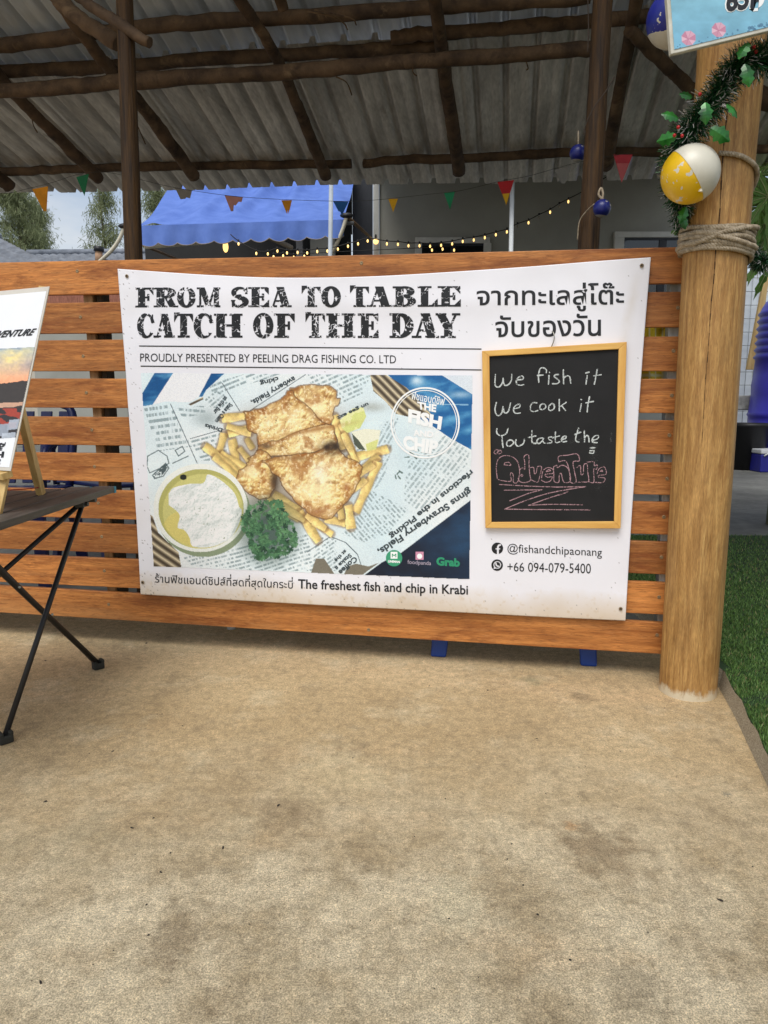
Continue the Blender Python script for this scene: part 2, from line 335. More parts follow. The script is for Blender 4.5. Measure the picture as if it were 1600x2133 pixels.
# ================================================================== GROUND
def floor_mat():
    m = M('dusty concrete', lin(206, 182, 142), .85, col2=lin(180, 155, 116), vs=1.7, lo=.32, hi=.66, spec=.25, detail=9)
    t = m.node_tree; L = t.links.new; p = t.nodes['Principled BSDF']; tcn = [n for n in t.nodes if n.type == 'TEX_COORD'][0].outputs['Object']
    def nn(scale, det=6, rough=.6, st=None):
        n = t.nodes.new('ShaderNodeTexNoise'); n.inputs['Scale'].default_value = scale; n.inputs['Detail'].default_value = det; n.inputs['Roughness'].default_value = rough
        if st:
            v = t.nodes.new('ShaderNodeVectorMath'); v.operation = 'MULTIPLY'; v.inputs[1].default_value = st; L(tcn, v.inputs[0]); L(v.outputs[0], n.inputs['Vector'])
        else: L(tcn, n.inputs['Vector'])
        return n.outputs['Fac']
    def ramp(f, a, b, ca, cb):
        r = t.nodes.new('ShaderNodeValToRGB'); r.color_ramp.elements[0].position = a; r.color_ramp.elements[1].position = b
        r.color_ramp.elements[0].color = ca; r.color_ramp.elements[1].color = cb; L(f, r.inputs[0]); return r.outputs[0]
    def mix(fac, a, b, mode='MIX', k=None):
        x = t.nodes.new('ShaderNodeMix'); x.data_type = 'RGBA'; x.blend_type = mode
        if fac is None: x.inputs['Factor'].default_value = k
        else: L(fac, x.inputs['Factor'])
        L(a, x.inputs['A'])
        if isinstance(b, tuple): x.inputs['B'].default_value = b
        else: L(b, x.inputs['B'])
        return x.outputs['Result']
    g = lambda v: (v, v, v, 1)
    base = p.inputs['Base Color'].links[0].from_socket
    sxyz = t.nodes.new('ShaderNodeSeparateXYZ'); L(tcn, sxyz.inputs[0])
    wob = t.nodes.new('ShaderNodeMath'); wob.operation = 'MULTIPLY_ADD'; wob.inputs[1].default_value = .9; L(nn(1.9, 6, .65), wob.inputs[0]); L(sxyz.outputs['Y'], wob.inputs[2])
    near = ramp(wob.outputs[0], 0, 1, g(1), g(0)); nr = near.node.color_ramp; nr.elements[0].position = .0; nr.elements[1].position = 1.0
    mr = t.nodes.new('ShaderNodeMapRange'); mr.inputs['From Min'].default_value = 1.55; mr.inputs['From Max'].default_value = 2.15; mr.inputs['To Min'].default_value = 1; mr.inputs['To Max'].default_value = 0; L(wob.outputs[0], mr.inputs[0]); near = mr.outputs[0]
    def mul(a, b):
        q = t.nodes.new('ShaderNodeMath'); q.operation = 'MULTIPLY'; L(a, q.inputs[0])
        if isinstance(b, float): q.inputs[1].default_value = b
        else: L(b, q.inputs[1])
        return q.outputs[0]
    c = mix(mul(near, .85), base, mix(ramp(nn(3.4, 9, .76), .42, .60, g(0), g(1)), ramp(nn(7, 9, .76), .38, .62, lin(166, 150, 121), lin(190, 174, 143)), lin(218, 204, 174)))
    c = mix(ramp(nn(4.2, 9, .72), .52, .64, g(0), g(.42)), c, lin(222, 206, 172))            # worn pale
    c = mix(ramp(nn(5.1, 9, .74, (1.3, .8, 1)), .54, .66, g(0), g(.5)), c, lin(150, 132, 104))   # grey brown stains
    c = mix(ramp(nn(13, 8, .75), .58, .64, g(0), g(.5)), c, lin(158, 140, 110))
    c = mix(ramp(nn(1.3, 5, .6, (1, 2.2, 1)), .55, .75, g(0), g(.5)), c, lin(210, 176, 134))      # reddish dust
    for (x, y, rad, col, a) in ((1240, 1765, .16, lin(140, 120, 92), .65), (1190, 1720, .03, lin(190, 140, 88), .45), (1110, 1415, .07, lin(150, 144, 112), .6), (1215, 1455, .06, lin(128, 112, 88), .55), (150, 1750, .22, lin(166, 152, 122), .5), (600, 1690, .14, lin(142, 122, 94), .5), (380, 1950, .12, lin(128, 110, 84), .5), (960, 1880, .13, lin(216, 204, 172), .6), (1330, 2050, .10, lin(130, 116, 92), .5), (700, 1620, .2, lin(212, 192, 152), .5), (1515, 1655, .018, lin(110, 108, 98), .7), (355, 2010, .022, lin(124, 108, 86), .7)):
        pt = ground(x, y); sb_ = t.nodes.new('ShaderNodeVectorMath'); sb_.operation = 'DISTANCE'; L(tcn, sb_.inputs[0]); sb_.inputs[1].default_value = tuple(pt)
        ad_ = t.nodes.new('ShaderNodeMath'); ad_.operation = 'MULTIPLY_ADD'; ad_.inputs[1].default_value = rad*3.2; L(nn(2.2/rad if rad < .05 else 13, 9, .78), ad_.inputs[0]); L(sb_.outputs['Value'], ad_.inputs[2])
        m2 = t.nodes.new('ShaderNodeMapRange'); m2.inputs['From Min'].default_value = rad*1.75; m2.inputs['From Max'].default_value = rad*2.25; m2.inputs['To Min'].default_value = a; m2.inputs['To Max'].default_value = 0; L(ad_.outputs[0], m2.inputs[0])
        c = mix(m2.outputs[0], c, col)
    c = mix(None, c, ramp(nn(40, 8, .8), .38, .62, g(.72), g(1.24)), 'MULTIPLY', .85)
    c = mix(ramp(nn(8, 9, .8, (1.6, .7, 1)), .57, .63, g(0), g(.28)), c, lin(138, 121, 96))
    gm = mix(mul(near, .6), ramp(nn(170, 5, .85), .40, .60, g(.74), g(1.24)), ramp(nn(130, 6, .9), .42, .58, g(.62), g(1.40)))
    c = mix(None, c, gm, 'MULTIPLY', .85)
    c = mix(None, c, mix(mul(near, .7), ramp(nn(420, 2, .6), .42, .58, g(.76), g(1.2)), ramp(nn(380, 2, .6), .43, .57, g(.60), g(1.36))), 'MULTIPLY', .9)
    c = mix(ramp(nn(58, 7, .8), .62, .70, g(0), g(.65)), c, lin(112, 94, 68)); c = mix(ramp(nn(47, 7, .8), .62, .70, g(0), g(.55)), c, lin(232, 220, 186))
    vo = t.nodes.new('ShaderNodeTexVoronoi'); vo.inputs['Scale'].default_value = 34; vo.inputs['Randomness'].default_value = 1; L(tcn, vo.inputs['Vector'])
    vr = t.nodes.new('ShaderNodeMath'); vr.operation = 'LESS_THAN'; vr.inputs[1].default_value = .3; sc3 = t.nodes.new('ShaderNodeSeparateColor'); L(vo.outputs['Color'], sc3.inputs[0]); L(sc3.outputs[0], vr.inputs[0])
    c = mix(mul(ramp(vo.outputs['Distance'], .03, .08, g(.6), g(0)), vr.outputs[0]), c, lin(86, 72, 54))
    L(c, p.inputs['Base Color'])
    b1 = t.nodes.new('ShaderNodeBump'); b1.inputs['Distance'].default_value = .005; L(nn(38, 10, .72), b1.inputs['Height'])
    b2 = t.nodes.new('ShaderNodeBump'); b2.inputs['Distance'].default_value = .0035; L(nn(190, 6, .8), b2.inputs['Height']); L(b1.outputs[0], b2.inputs['Normal'])
    L(b2.outputs[0], p.inputs['Normal'])
    return m
m_floor = floor_mat()
o = MB().add([(-60, -40, -.06), (60, -40, -.06), (60, 160, -.06), (-60, 160, -.06)], [(0, 1, 2, 3)]).build('ground', M('packed earth', lin(130, 118, 96), .9, col2=lin(92, 84, 66), vs=.8, bump=.01), base=(0, 0, 0)); tag(o, kind='structure')
# concrete slab; its right side is bounded by the turf edge near the camera
E0 = [ground(x, y) for x, y in ((1497, 1432), (1530, 1492), (1562, 1560), (1600, 1640), (1700, 1850), (1850, 2180))]
E0 = spline(E0, 5); xe, ye = E0[0][0], E0[0][1]
edge = [np.array([E0[-1][0]+1.2, -6, 0])]+E0[::-1]
bk = [loc(.10, .42), loc(-9, .42)]
pts = edge+[np.array([xe+.01, bk[0][1], 0]), bk[0], bk[1], np.array([bk[1][0], -6, 0])]
ypts = [bk[0], np.array([xe+.01, bk[0][1], 0]), np.array([xe+.02, 4.27, 0]), np.array([9, 4.27, 0]), np.array([9, 14, 0]), np.array([-12, 14, 0]), bk[1]]
o = MB().prism(ypts, (0, 0, -.12)).build('yard_paving', M('grey yard concrete', lin(120, 120, 114), .8, col2=lin(86, 86, 82), vs=1.6, bump=.003, bs=40, fine=.15), base=(0, 0, 0)); tag(o, kind='structure')
o = MB().prism([p for p in pts], (0, 0, -.12)).build('concrete_floor', m_floor, base=(0, 0, 0)); tag(o, kind='structure')

# ================================================================== TURF (raised strip right of the post)
T0 = [np.array([p[0]+.012, p[1]+.01, .052+.006*math.sin(i*1.3)]) for i, p in enumerate(E0)]
mb = MB()
for i in range(len(E0)-1): mb.add([E0[i], E0[i+1], T0[i+1], T0[i]], [(0, 1, 2, 3)])
mb.add([E0[0], T0[0], (xe+.035, 4.25, .05), (xe+.02, 4.25, 0)], [(0, 1, 2, 3)])
o = mb.build('turf_backing', M('woven turf backing', lin(186, 176, 154), .9, col2=lin(126, 116, 98), vs=160, stretch=(1, 1, 2.2), bump=.002, bs=260)); tag(o, 'pale woven backing along the raised edge of the green turf', 'turf edge')
tp = [np.array([p[0], p[1], p[2]-.004]) for p in T0]
far = [np.array([xe+.04, 4.24, .046]), np.array([6, 4.24, .046]), np.array([6, -3, .046]), np.array([T0[-1][0]+.7, -3, .046])]
o = MB().add(tp[::-1]+far, [tuple(range(len(tp)+4))]).build('turf_base', M('turf base', lin(38, 62, 30), .9, col2=lin(20, 38, 16), vs=30), base=(0, 0, 0)); tag(o, kind='structure')
ex = np.array([p[0] for p in T0]); ey = np.array([p[1] for p in T0])
def blades(n):
    yy = NR.uniform(1.15, 4.24, n*3); left = np.interp(yy, ey[::-1], ex[::-1]); left = np.where(yy > ey.max(), xe+.045, left)
    xx = left+.003+np.abs(NR.exponential(.45, n*3)); k = xx < 2.9; xx, yy = xx[k][:n], yy[k][:n]; m = len(xx)
    h = NR.uniform(.008, .018, m); a = NR.uniform(0, 6.28, m); wd = NR.uniform(.0011, .002, m); ln = NR.uniform(0, .012, m); la = NR.uniform(0, 6.28, m)
    bx, by = np.cos(a)*wd, np.sin(a)*wd; z0 = np.full(m, .044)
    p0 = np.stack([xx-bx, yy-by, z0], 1); p1 = np.stack([xx+bx, yy+by, z0], 1)
    p2 = np.stack([xx+bx*.7+np.cos(la)*ln*.4, yy+by*.7+np.sin(la)*ln*.4, z0+h*.6], 1); p3 = np.stack([xx-bx*.7+np.cos(la)*ln*.4, yy-by*.7+np.sin(la)*ln*.4, z0+h*.6], 1)
    p4 = np.stack([xx+np.cos(la)*ln, yy+np.sin(la)*ln, z0+h], 1)
    co = np.stack([p0, p1, p2, p3, p4, p4+[0, 0, 1e-5]], 1).reshape(-1, 3); b = np.arange(m)*6
    q = np.concatenate([np.stack([b, b+1, b+2, b+3], 1), np.stack([b+3, b+2, b+4, b+5], 1)])
    t = NR.uniform(0, 1, (m, 1)); c = np.array([.035, .085, .02])*(1-t)+np.array([.12, .22, .05])*t; y = NR.uniform(0, 1, (m, 1)) < .06
    c = np.where(y, [.22, .2, .09], c); return co, q, np.repeat(c, 6, 0)
co, q, c = blades(110000)
o = obj_np('grass', co, q, M_attr('turf blades', .6), cols=c, base=(0, 0, 0)); tag(o, 'short green artificial grass blades covering the raised strip', 'grass', kind='stuff')

# grit on the floor
mb = MB()
spots = [(928, 1664, 5), (1016, 1438, 4), (1066, 1758, 4), (944, 1653, 3), (1118, 1539, 4), (1292, 1565, 4), (1120, 1905, 5), (465, 1766, 7), (335, 1817, 6), (275, 1725, 6), (85, 2047, 8), (355, 1777, 5), (320, 1704, 4), (580, 1678, 6), (95, 1670, 6), (1500, 1876, 8), (1568, 1806, 5), (1350, 1943, 5), (1057, 1790, 4), (935, 1914, 4), (1090, 1844, 4), (305, 1885, 5), (310, 1948, 5), (1188, 2000, 5), (235, 1565, 5), (305, 1340, 5), (95, 1376, 4)]
for k in range(260): spots.append((NR.uniform(0, 1560), NR.uniform(1390, 2130), NR.uniform(1.2, 3.0)))
for x, y, r in spots:
    if x > 1480+(y-1400)*.45: continue
    g = ground(x, y); s = r/1480*math.hypot(g[1], .85)*.5
    b0_ = len(mb.v); mb.ball(g+np.array([0, 0, s*.2]), s, 7, 4, (1.5 if r > 5 else rnd.uniform(.7, 1.3), rnd.uniform(.5, 1.2), .45)); th_ = rnd.uniform(0, 3); c_, s_ = math.cos(th_), math.sin(th_)
    for k in range(b0_, len(mb.v)):
        q_ = np.array(mb.v[k])-g; q_ *= rnd.uniform(.65, 1.25); mb.v[k] = (g[0]+q_[0]*c_-q_[1]*s_, g[1]+q_[0]*s_+q_[1]*c_, g[2]+q_[2])
o = mb.build('grit', M('dark crumbs', lin(62, 52, 44), .8, col2=lin(34, 30, 28), vs=20), base=(0, 0, 0)); tag(o, 'dark crumbs and seeds scattered over the concrete floor', 'grit', kind='stuff')

# ================================================================== SLAT FENCE
fence = thing('slat_fence', 'low fence of horizontal orange brown wooden slats behind the white banner', 'fence', loc(-1, 0.02, 0))
xR = [1433, 1429, 1424, 1421, 1417, 1411, 1404, 1398, 1392.5, 1387]
xRb = [1429.6, 1424, 1420.7, 1417, 1412, 1405.7, 1400, 1394.7, 1388, 1383.5]
yT = [(541.7, 514.5), (628, 607.5), (707.7, 699.7), (789, 789.5), (868, 876), (945, 963), (1022, 1047), (1091.7, 1130), (1165, 1214), (1235, 1298.7)]
yB = [(612, 590), (692.7, 681.7), (772.5, 773), (850.6, 860), (929, 946.5), (1004, 1032), (1081, 1114.7), (1152, 1197), (1224.5, 1280), (1292, 1362.8)]
screwR = [(1415.8, 533.5), (1412.5, 641), (1403, 731), (1399.6, 824), (1394.5, 906.7), (1389.8, 997), (1383, 1077), (1378, 1161), (1373, 1244), (1369, 1323)]
screwL = [(161, 565), (167.6, 660.5), (173.5, 742), (180, 818), (191.5, 895.7), (197, 972), (205, 1048), (212, 1118), (217.5, 1189), (226.5, 1259)]
def screw(P, r, parent, mat=m_screw, nrm=-N):
    nrm = np.asarray(nrm, float); nrm /= np.linalg.norm(nrm); a = np.cross(nrm, Z); a /= np.linalg.norm(a); b = np.cross(nrm, a)
    mb = MB(); ring = [(1, -.001), (1, .0006), (.75, .0014), (.2, .0008)]; n = 14; vs = []
    for q, h in ring:
        for k in range(n): vs.append(P+r*q*(a*math.cos(6.2832*k/n)+b*math.sin(6.2832*k/n))+nrm*h)
    fs = [(i*n+k, i*n+(k+1) % n, (i+1)*n+(k+1) % n, (i+1)*n+k) for i in range(3) for k in range(n)]+[tuple(3*n+k for k in range(n))]
    mb.add(vs, fs); o = mb.build('screw', mat, parent)
    th = rnd.uniform(0, 1.5); c, s = math.cos(th), math.sin(th); a2, b2 = a*c+b*s, b*c-a*s
    x = MB()
    x.box(P+nrm*.0013, a2*r*.62, b2*r*.14, nrm*.0006).box(P+nrm*.0013, b2*r*.62, a2*r*.14, nrm*.0009)
    OFF[o.name] = OFF[parent.name]; x.build('screw_slot', m_dark, o) if parent.parent is None else None
    return o
for i in range(10):
    def row(y2, x): return y2[0]+(y2[1]-y2[0])*(x-250)/(xR[i]-250)
    q = [NP(-330, row(yT[i], -330)), NP(-330, row(yB[i], -330)), NP(xRb[i], yB[i][1]), NP(xR[i], yT[i][1])]
    wob = .0015*rnd.uniform(-1, 1)
    # several spans with slight bow so the long edges are not ruler straight
    mb = MB(); K = 12; vs = []
    for k in range(K+1):
        t = k/K; a = q[0]*(1-t)+q[3]*t; b = q[1]*(1-t)+q[2]*t
        e = Z*(.0012*math.sin(t*7+i*2.1)); f = Z*(.0012*math.sin(t*6+i*1.3+1))
        vs += [a+e, b+f, b+f+N*.021, a+e+N*.021]
    fs = [(4*k+j, 4*k+(j+1) % 4, 4*(k+1)+(j+1) % 4, 4*(k+1)+j) for k in range(K) for j in range(4)]+[(3, 2, 1, 0), (4*K, 4*K+1, 4*K+2, 4*K+3)]
    mb.add(vs, fs); bo = mb.build('slat', m_board, fence, bevel=.002)
    sl_ = [screwR[i], screwL[i]]+([(753, 548)] if i == 0 else [(765, 1285), (768, 1312)][1:] if i == 9 else [])
    for x, y in sl_: screw(NP(x, y), .0056, bo)
def fpost(x0, y0, x1, y1, wpx, mat, d0=.022, dp=.05):
    a, b = NP(x0, y0, d0), NP(x1, y1, d0); s0, s1 = sd_(a)[0], sd_(b)[0]
    hw = wpx/1480*2.2/2; zt = a[2]
    lean = (s0-s1)/(a[2]-b[2]+1e-9); sb = s1-lean*b[2]
    zb = b[2]-.06; sb = s1-lean*(b[2]-zb)*0+(-lean*.0); sb = s0+(s1-s0)*(zt-zb)/(zt-b[2]); t, bt = loc(s0, d0, zt), loc(sb, d0, zb)
    MB().hexa([bt-U*hw, bt+U*hw, bt+U*hw+N*dp, bt-U*hw+N*dp, t-U*hw, t+U*hw, t+U*hw+N*dp, t-U*hw+N*dp]).build('fence_post_or_shade', mat, fence, bevel=.003)
m_fp = M('pale timber', lin(165, 130, 88), .7, col2=lin(120, 90, 56), vs=8, stretch=(6, 6, .8), bump=.001)
fpost(181, 600, 231, 1220, 22, m_fp); fpost(205, 600, 247, 1220, 13, M('painted shadow strip', lin(70, 58, 42), .8), d0=.034)  # second, dark bar stands in for the shadow beside the left post
fpost(1412, 560, 1383, 1290, 26, m_steel); fpost(800, 560, 800, 1290, 24, m_fp)

# ================================================================== BANNER
TOPE = np.array([(245, 560), (345, 567), (440, 573), (560, 578), (690, 578), (800, 574.5), (930, 567), (1100, 555.5), (1250, 543.5), (1356, 536)])
BOTE = np.array([(293, 1238), (470, 1249), (660, 1260), (850, 1270), (1000, 1278), (1150, 1286), (1303, 1293)])
LEFE = np.array([(245, 560), (253, 660), (261, 760), (268, 860), (276, 960), (283, 1060), (289, 1160), (293, 1238)])
RIGE = np.array([(1356, 536), (1347, 640), (1339, 740), (1331, 850), (1324, 960), (1317, 1060), (1310, 1170), (1303, 1293)])
def interp(E, t, ax):
    s = np.concatenate([[0], np.cumsum(np.hypot(*np.diff(E, axis=0).T))]); s /= s[-1]
    # smooth resample
    P = np.array(spline(E, 8)); ss = np.concatenate([[0], np.cumsum(np.hypot(*np.diff(P, axis=0).T))]); ss /= ss[-1]
    return np.interp(t, ss, P[:, ax])
def rip(px, py):
    px, py = np.asarray(px, float), np.asarray(py, float); t = np.clip((px-245)/1110, 0, 1); v = np.clip((py-540)/740, 0, 1)
    r = .007*np.sin(t*9+v*2.2)*np.sin(v*3.14)+.004*np.sin(v*13+t*4)*(.4+.6*np.sin(t*3.14))
    r += .006*np.exp(-((v-.075-.05*np.sin(t*3.1))/.035)**2)*np.sin(t*3.14)                  # fold under the sagging hem
    for a, b, c in ((1250, 600, .9), (1180, 640, 1.2), (330, 640, -1.1)):                    # drag creases from the screws
        dd = ((px-a)*math.sin(c)-(py-b)*math.cos(c))/22; ee = ((px-a)*math.cos(c)+(py-b)*math.sin(c))/120
        r += .004*np.exp(-dd**2-ee**2)
    r += .0022*np.sin(px/31+py/53+2*np.sin(py/90))*np.exp(-((t-.5)/.5)**8)*.5
    fl = np.exp(-((1-v)/.06)**2)*.004*np.sin(t*21)
    return .014+.5*r+fl+.003
def bpt(off):
    def f(px, py):
        px = np.asarray(px, float); py = np.asarray(py, float); return hit(px, py, GR, N, 0) if off is None else _b(px, py, off)
    return f
def _b(px, py, off):
    d = rays(px, py); t = ((GR-CAM)@N-(rip(px, py)+off))/(d@N); return CAM+d*t[..., None]
banner = thing('banner', 'white vinyl banner about fish and chip screwed across the slat fence', 'banner', NP(800, 1270, -.02))
nu, nv = 560, 380
S, Tt = np.meshgrid(np.linspace(0, 1, nu), np.linspace(0, 1, nv))
def coons(ax):
    t, b, l, r = interp(TOPE, S, ax), interp(BOTE, S, ax), interp(LEFE, Tt, ax), interp(RIGE, Tt, ax)
    c = [TOPE[0][ax], TOPE[-1][ax], BOTE[0][ax], BOTE[-1][ax]]
    return (1-Tt)*t+Tt*b+(1-S)*l+S*r-((1-S)*(1-Tt)*c[0]+S*(1-Tt)*c[1]+(1-S)*Tt*c[2]+S*Tt*c[3])
bx, by = coons(0), coons(1)
col = np.ones((nv, nu, 3))*np.array([222, 222, 228])
n1 = noise(bx, by, 160, 3, 4); col *= (1-.05*(n1-.5))[..., None]
hb = (1-Tt)*730                                     # photo pixels up from the lower hem
dirt = np.clip(1-hb/58+.55*(noise(bx, by, 60, 5, 4)-.5), 0, 1)*.85+np.clip(noise(bx, by, 7, 9, 3)-.62, 0, 1)*2.2*np.clip(1-hb/75, 0, 1)
dirt = np.clip(dirt, 0, 1)[..., None]; col = col*(1-dirt)+np.array([196, 180, 158])*dirt
sp = (noise(bx, by, 2.6, 21, 2) > .925-.10*np.exp(-((bx-by*.07-225)/26)**2)-.06*np.exp(-hb/40))*.55
col = col*(1-sp[..., None])+np.array([70, 64, 60])*sp[..., None]
st = np.clip(1-np.abs(bx-1330+ (by-560)*.2)/16, 0, 1)*np.clip((by-560)/60, 0, 1)*np.clip((760-by)/60, 0, 1)*.35*noise(bx, by, 30, 4, 3)
col = col*(1-st[..., None])+np.array([176, 160, 134])*st[..., None]
lf = np.clip(noise(bx, by, 90, 31, 4)-.52, 0, 1)*.5*np.exp(-((bx-290)/90)**2); col = col*(1-lf[..., None])+np.array([190, 184, 176])*lf[..., None]
m_vinyl = M_attr('printed vinyl', .42, bump=.00012, bs=700, spec=.4)
co = bpt(0)(bx.ravel(), by.ravel())
sheet = obj_np('vinyl_sheet', co, grid_quads(nu, nv), m_vinyl, banner, True, to_lin(col, 1.12).reshape(-1, 3))
sheet.modifiers.new('thickness', 'SOLIDIFY').thickness = .0012; sheet.modifiers['thickness'].offset = -1

# ---- distressed slab headline, drawn letter by letter
HC = Canvas(270, 585, 975, 715, 3)
ink = np.zeros((HC.h, HC.w), bool)
def headline(x0, x1, ytl, ybl, ytr, ybr, letters):
    global ink
    for ch, xa, xb in letters:
        t0, t1 = (xa-x0)/(x1-x0), (xb-x0)/(x1-x0)
        ya, yb = ytl+(ytr-ytl)*t0, ybl+(ybr-ybl)*t0
        u = (HC.X-xa)/(xb-xa); v = 1-(HC.Y-ya)/(yb-ya)
        inb = (u > -.08) & (u < 1.08) & (v > -.06) & (v < 1.06)
        def rc(a, b, c, d): return (u >= a) & (u <= b) & (v >= c) & (v <= d)
        def el(cx, cy, rx, ry): return ((u-cx)/rx)**2+((v-cy)/ry)**2 <= 1
        def bar(xl, yl, xh, yh, wd):              # slanted stem from bottom to top
            k = xl+(xh-xl)*(v-yl)/(yh-yl); return (np.abs(u-k) <= wd/2) & (v >= yl) & (v <= yh)
        def tri(a, b, c, d, flip=False):          # wedge serif a..b wide, c..d high
            s = (v-c)/(d-c); s = 1-s if flip else s
            return (v >= min(c, d)) & (v <= max(c, d)) & (u <= b) & (u >= a+(b-a)*(1-s))
        stem = rc(.16, .54, 0, 1); sl = .09
        if ch in 'FE':
            g = stem | rc(0, .72, 0, sl) | rc(0, .98, 1-sl, 1) | tri(.66, 1.0, .62, 1) | rc(.5, .74, .46, .55) | rc(.66, .78, .33, .68)
            if ch == 'E': g |= rc(0, 1, 0, sl) | tri(.66, 1.02, .38, 0)
        elif ch == 'R':
            g = rc(.12, .46, 0, 1) | rc(0, .58, 0, sl) | rc(0, .5, 1-sl, 1) | (el(.5, .74, .44, .27) & ~el(.46, .74, .14, .16) & (u > .4)) | bar(.82, 0, .6, .5, .3) | rc(.72, 1.04, 0, .1)
        elif ch == 'B':
            g = rc(.12, .46, 0, 1) | rc(0, .5, 0, sl) | rc(0, .5, 1-sl, 1) | ((el(.5, .75, .42, .26) & ~el(.47, .75, .12, .15)) | (el(.52, .27, .46, .28) & ~el(.49, .27, .14, .17))) & (u > .4)
        elif ch == 'D':
            g = rc(.12, .44, 0, 1) | rc(0, .5, 0, sl) | rc(0, .5, 1-sl, 1) | (el(.42, .5, .58, .51) & ~el(.42, .5, .22, .38) & (u > .36))
        elif ch == 'O': g = el(.5, .5, .52, .53) & ~el(.5, .5, .16, .40)
        elif ch == 'C': g = ((el(.52, .5, .54, .53) & ~el(.6, .5, .24, .42)) & ~((u > .66) & (v > .36) & (v < .62))) & ~((u > .8) & (v > .2) & (v < .36)) | rc(.86, .96, .6, .97)
        elif ch == 'S':
            g = (el(.48, .73, .48, .29) & ~el(.55, .74, .2, .14) & ~((u > .55) & (v < .66))) | (el(.5, .27, .52, .30) & ~el(.42, .25, .22, .14) & ~((u < .42) & (v > .36))) | bar(.78, .3, .2, .72, .5) & (v > .36) & (v < .64) | rc(.84, .94, .66, 1) | rc(.04, .14, 0, .34)
        elif ch == 'M': g = rc(.72, .94, 0, 1) | rc(.1, .19, 0, 1) | bar(.5, .06, .2, 1, .26) | bar(.5, .06, .78, 1, .1) | rc(0, .3, 0, sl) | rc(.62, 1, 0, sl) | rc(0, .3, 1-sl, 1) | rc(.7, 1, 1-sl, 1)
        elif ch == 'A': g = bar(.78, 0, .5, 1, .36) | bar(.16, 0, .47, 1, .09) | rc(.26, .7, .26, .35) | rc(-.02, .36, 0, sl) | rc(.5, 1.04, 0, sl)
        elif ch == 'T': g = rc(.32, .68, 0, 1) | rc(.18, .82, 0, sl) | rc(0, 1, 1-sl, 1) | tri(.74, 1.0, .64, 1) | ((v > .64) & (u >= 0) & (u <= .26*(v-.64)/.36))
        elif ch == 'L': g = stem | rc(0, .7, 1-sl, 1) | rc(0, 1, 0, sl) | tri(.62, 1.02, .42, 0)
        elif ch == 'H': g = rc(.08, .38, 0, 1) | rc(.62, .92, 0, 1) | rc(0, .46, 0, sl) | rc(.54, 1, 0, sl) | rc(0, .46, 1-sl, 1) | rc(.54, 1, 1-sl, 1) | rc(.3, .7, .46, .56)
        elif ch == 'Y': g = rc(.34, .68, 0, .5) | bar(.5, .4, .2, 1, .36) | bar(.56, .4, .84, 1, .1) | rc(.2, .82, 0, sl) | rc(0, .44, 1-sl, 1) | rc(.66, 1, 1-sl, 1)
        ink |= g & inb
L1 = [('F', 48, 132), ('R', 133, 243), ('O', 243, 326), ('M', 333, 442), ('S', 492, 572), ('E', 571, 666), ('A', 669, 768), ('T', 818, 906), ('O', 910, 998), ('T', 1042, 1130), ('A', 1122, 1232), ('B', 1240, 1350), ('L', 1355, 1447), ('E', 1448, 1553)]
L2 = [('C', 58, 134), ('A', 134, 228), ('T', 228, 316), ('C', 320, 406), ('H', 412, 545), ('O', 595, 686), ('F', 690, 786), ('T', 836, 926), ('H', 932, 1066), ('E', 1078, 1173), ('D', 1225, 1337), ('A', 1330, 1450), ('Y', 1438, 1553)]
cz = lambda L: [(c, 260+.45*a, 260+.45*b) for c, a, b in L]
headline(281.6, 959, 599, 640, 595.5, 638.5, cz(L1)); headline(286, 959, 653.5, 703, 652, 704, cz(L2))
cr1 = np.abs(noise(HC.X, HC.Y, 17, 41, 3)-.5); cr2 = np.abs(noise(HC.X+HC.Y*.6, HC.Y, 24, 77, 3)-.52)
ero = (cr1 < .018) & (noise(HC.X, HC.Y, 40, 5, 2) > .42) | (cr2 < .014) & (noise(HC.X, HC.Y, 33, 8, 2) > .5) | (noise(HC.X, HC.Y, 5, 61, 3) > .74)
mask_mesh('headline_lettering', HC, ink & ~ero, bpt(.0008), m_ink, banner, 12)
# rules and plain lettering
def strip(p, q, wd, name='rule'):
    n = 60; x = np.linspace(p[0], q[0], n); y = np.linspace(p[1], q[1], n)
    co = bpt(.0009)(np.repeat(x, 2), np.stack([y-wd/2, y+wd/2], 1).ravel())
    obj_np(name, co, [(2*i, 2*i+1, 2*i+3, 2*i+2) for i in range(n-1)], m_ink, banner)
strip((289.7, 720.6), (1003, 727), 2.2, 'printed_rule'); strip((293, 762.5), (1003, 770.5), 2.2, 'printed_rule')
B9 = bpt(.0009)
def txt(s, quad, bold=0.0, name='lettering', mat=m_ink, par=banner, mp_=None, **k): return text_mesh(name, s, quad, mp_ or B9, mat, par, bold, **k)
txt('PROUDLY PRESENTED BY PEELING DRAG FISHING CO. LTD', [(292, 736), (825, 740), (825, 757), (292, 753)])
txt('จากทะเลสู่โต๊ะ', [(993, 590), (1300, 588), (1300, 648), (993, 650)], .012)
txt('จับของวัน', [(1032, 657), (1252, 652), (1252, 700), (1032, 703)], .012)
txt('ร้านฟิชแอนด์ชิปส์ที่สดที่สุดในกระบี่', [(323, 1189), (610, 1202), (610, 1232), (323, 1219)], .004)
txt('The freshest fish and chip in Krabi', [(621, 1206), (975, 1219), (975, 1245), (621, 1232)], .018)
txt('@fishandchipaonang', [(1057, 1132), (1254, 1141), (1254, 1164), (1057, 1155)])
txt('+66 094-079-5400', [(1057, 1171), (1231, 1174), (1231, 1195), (1057, 1190)])
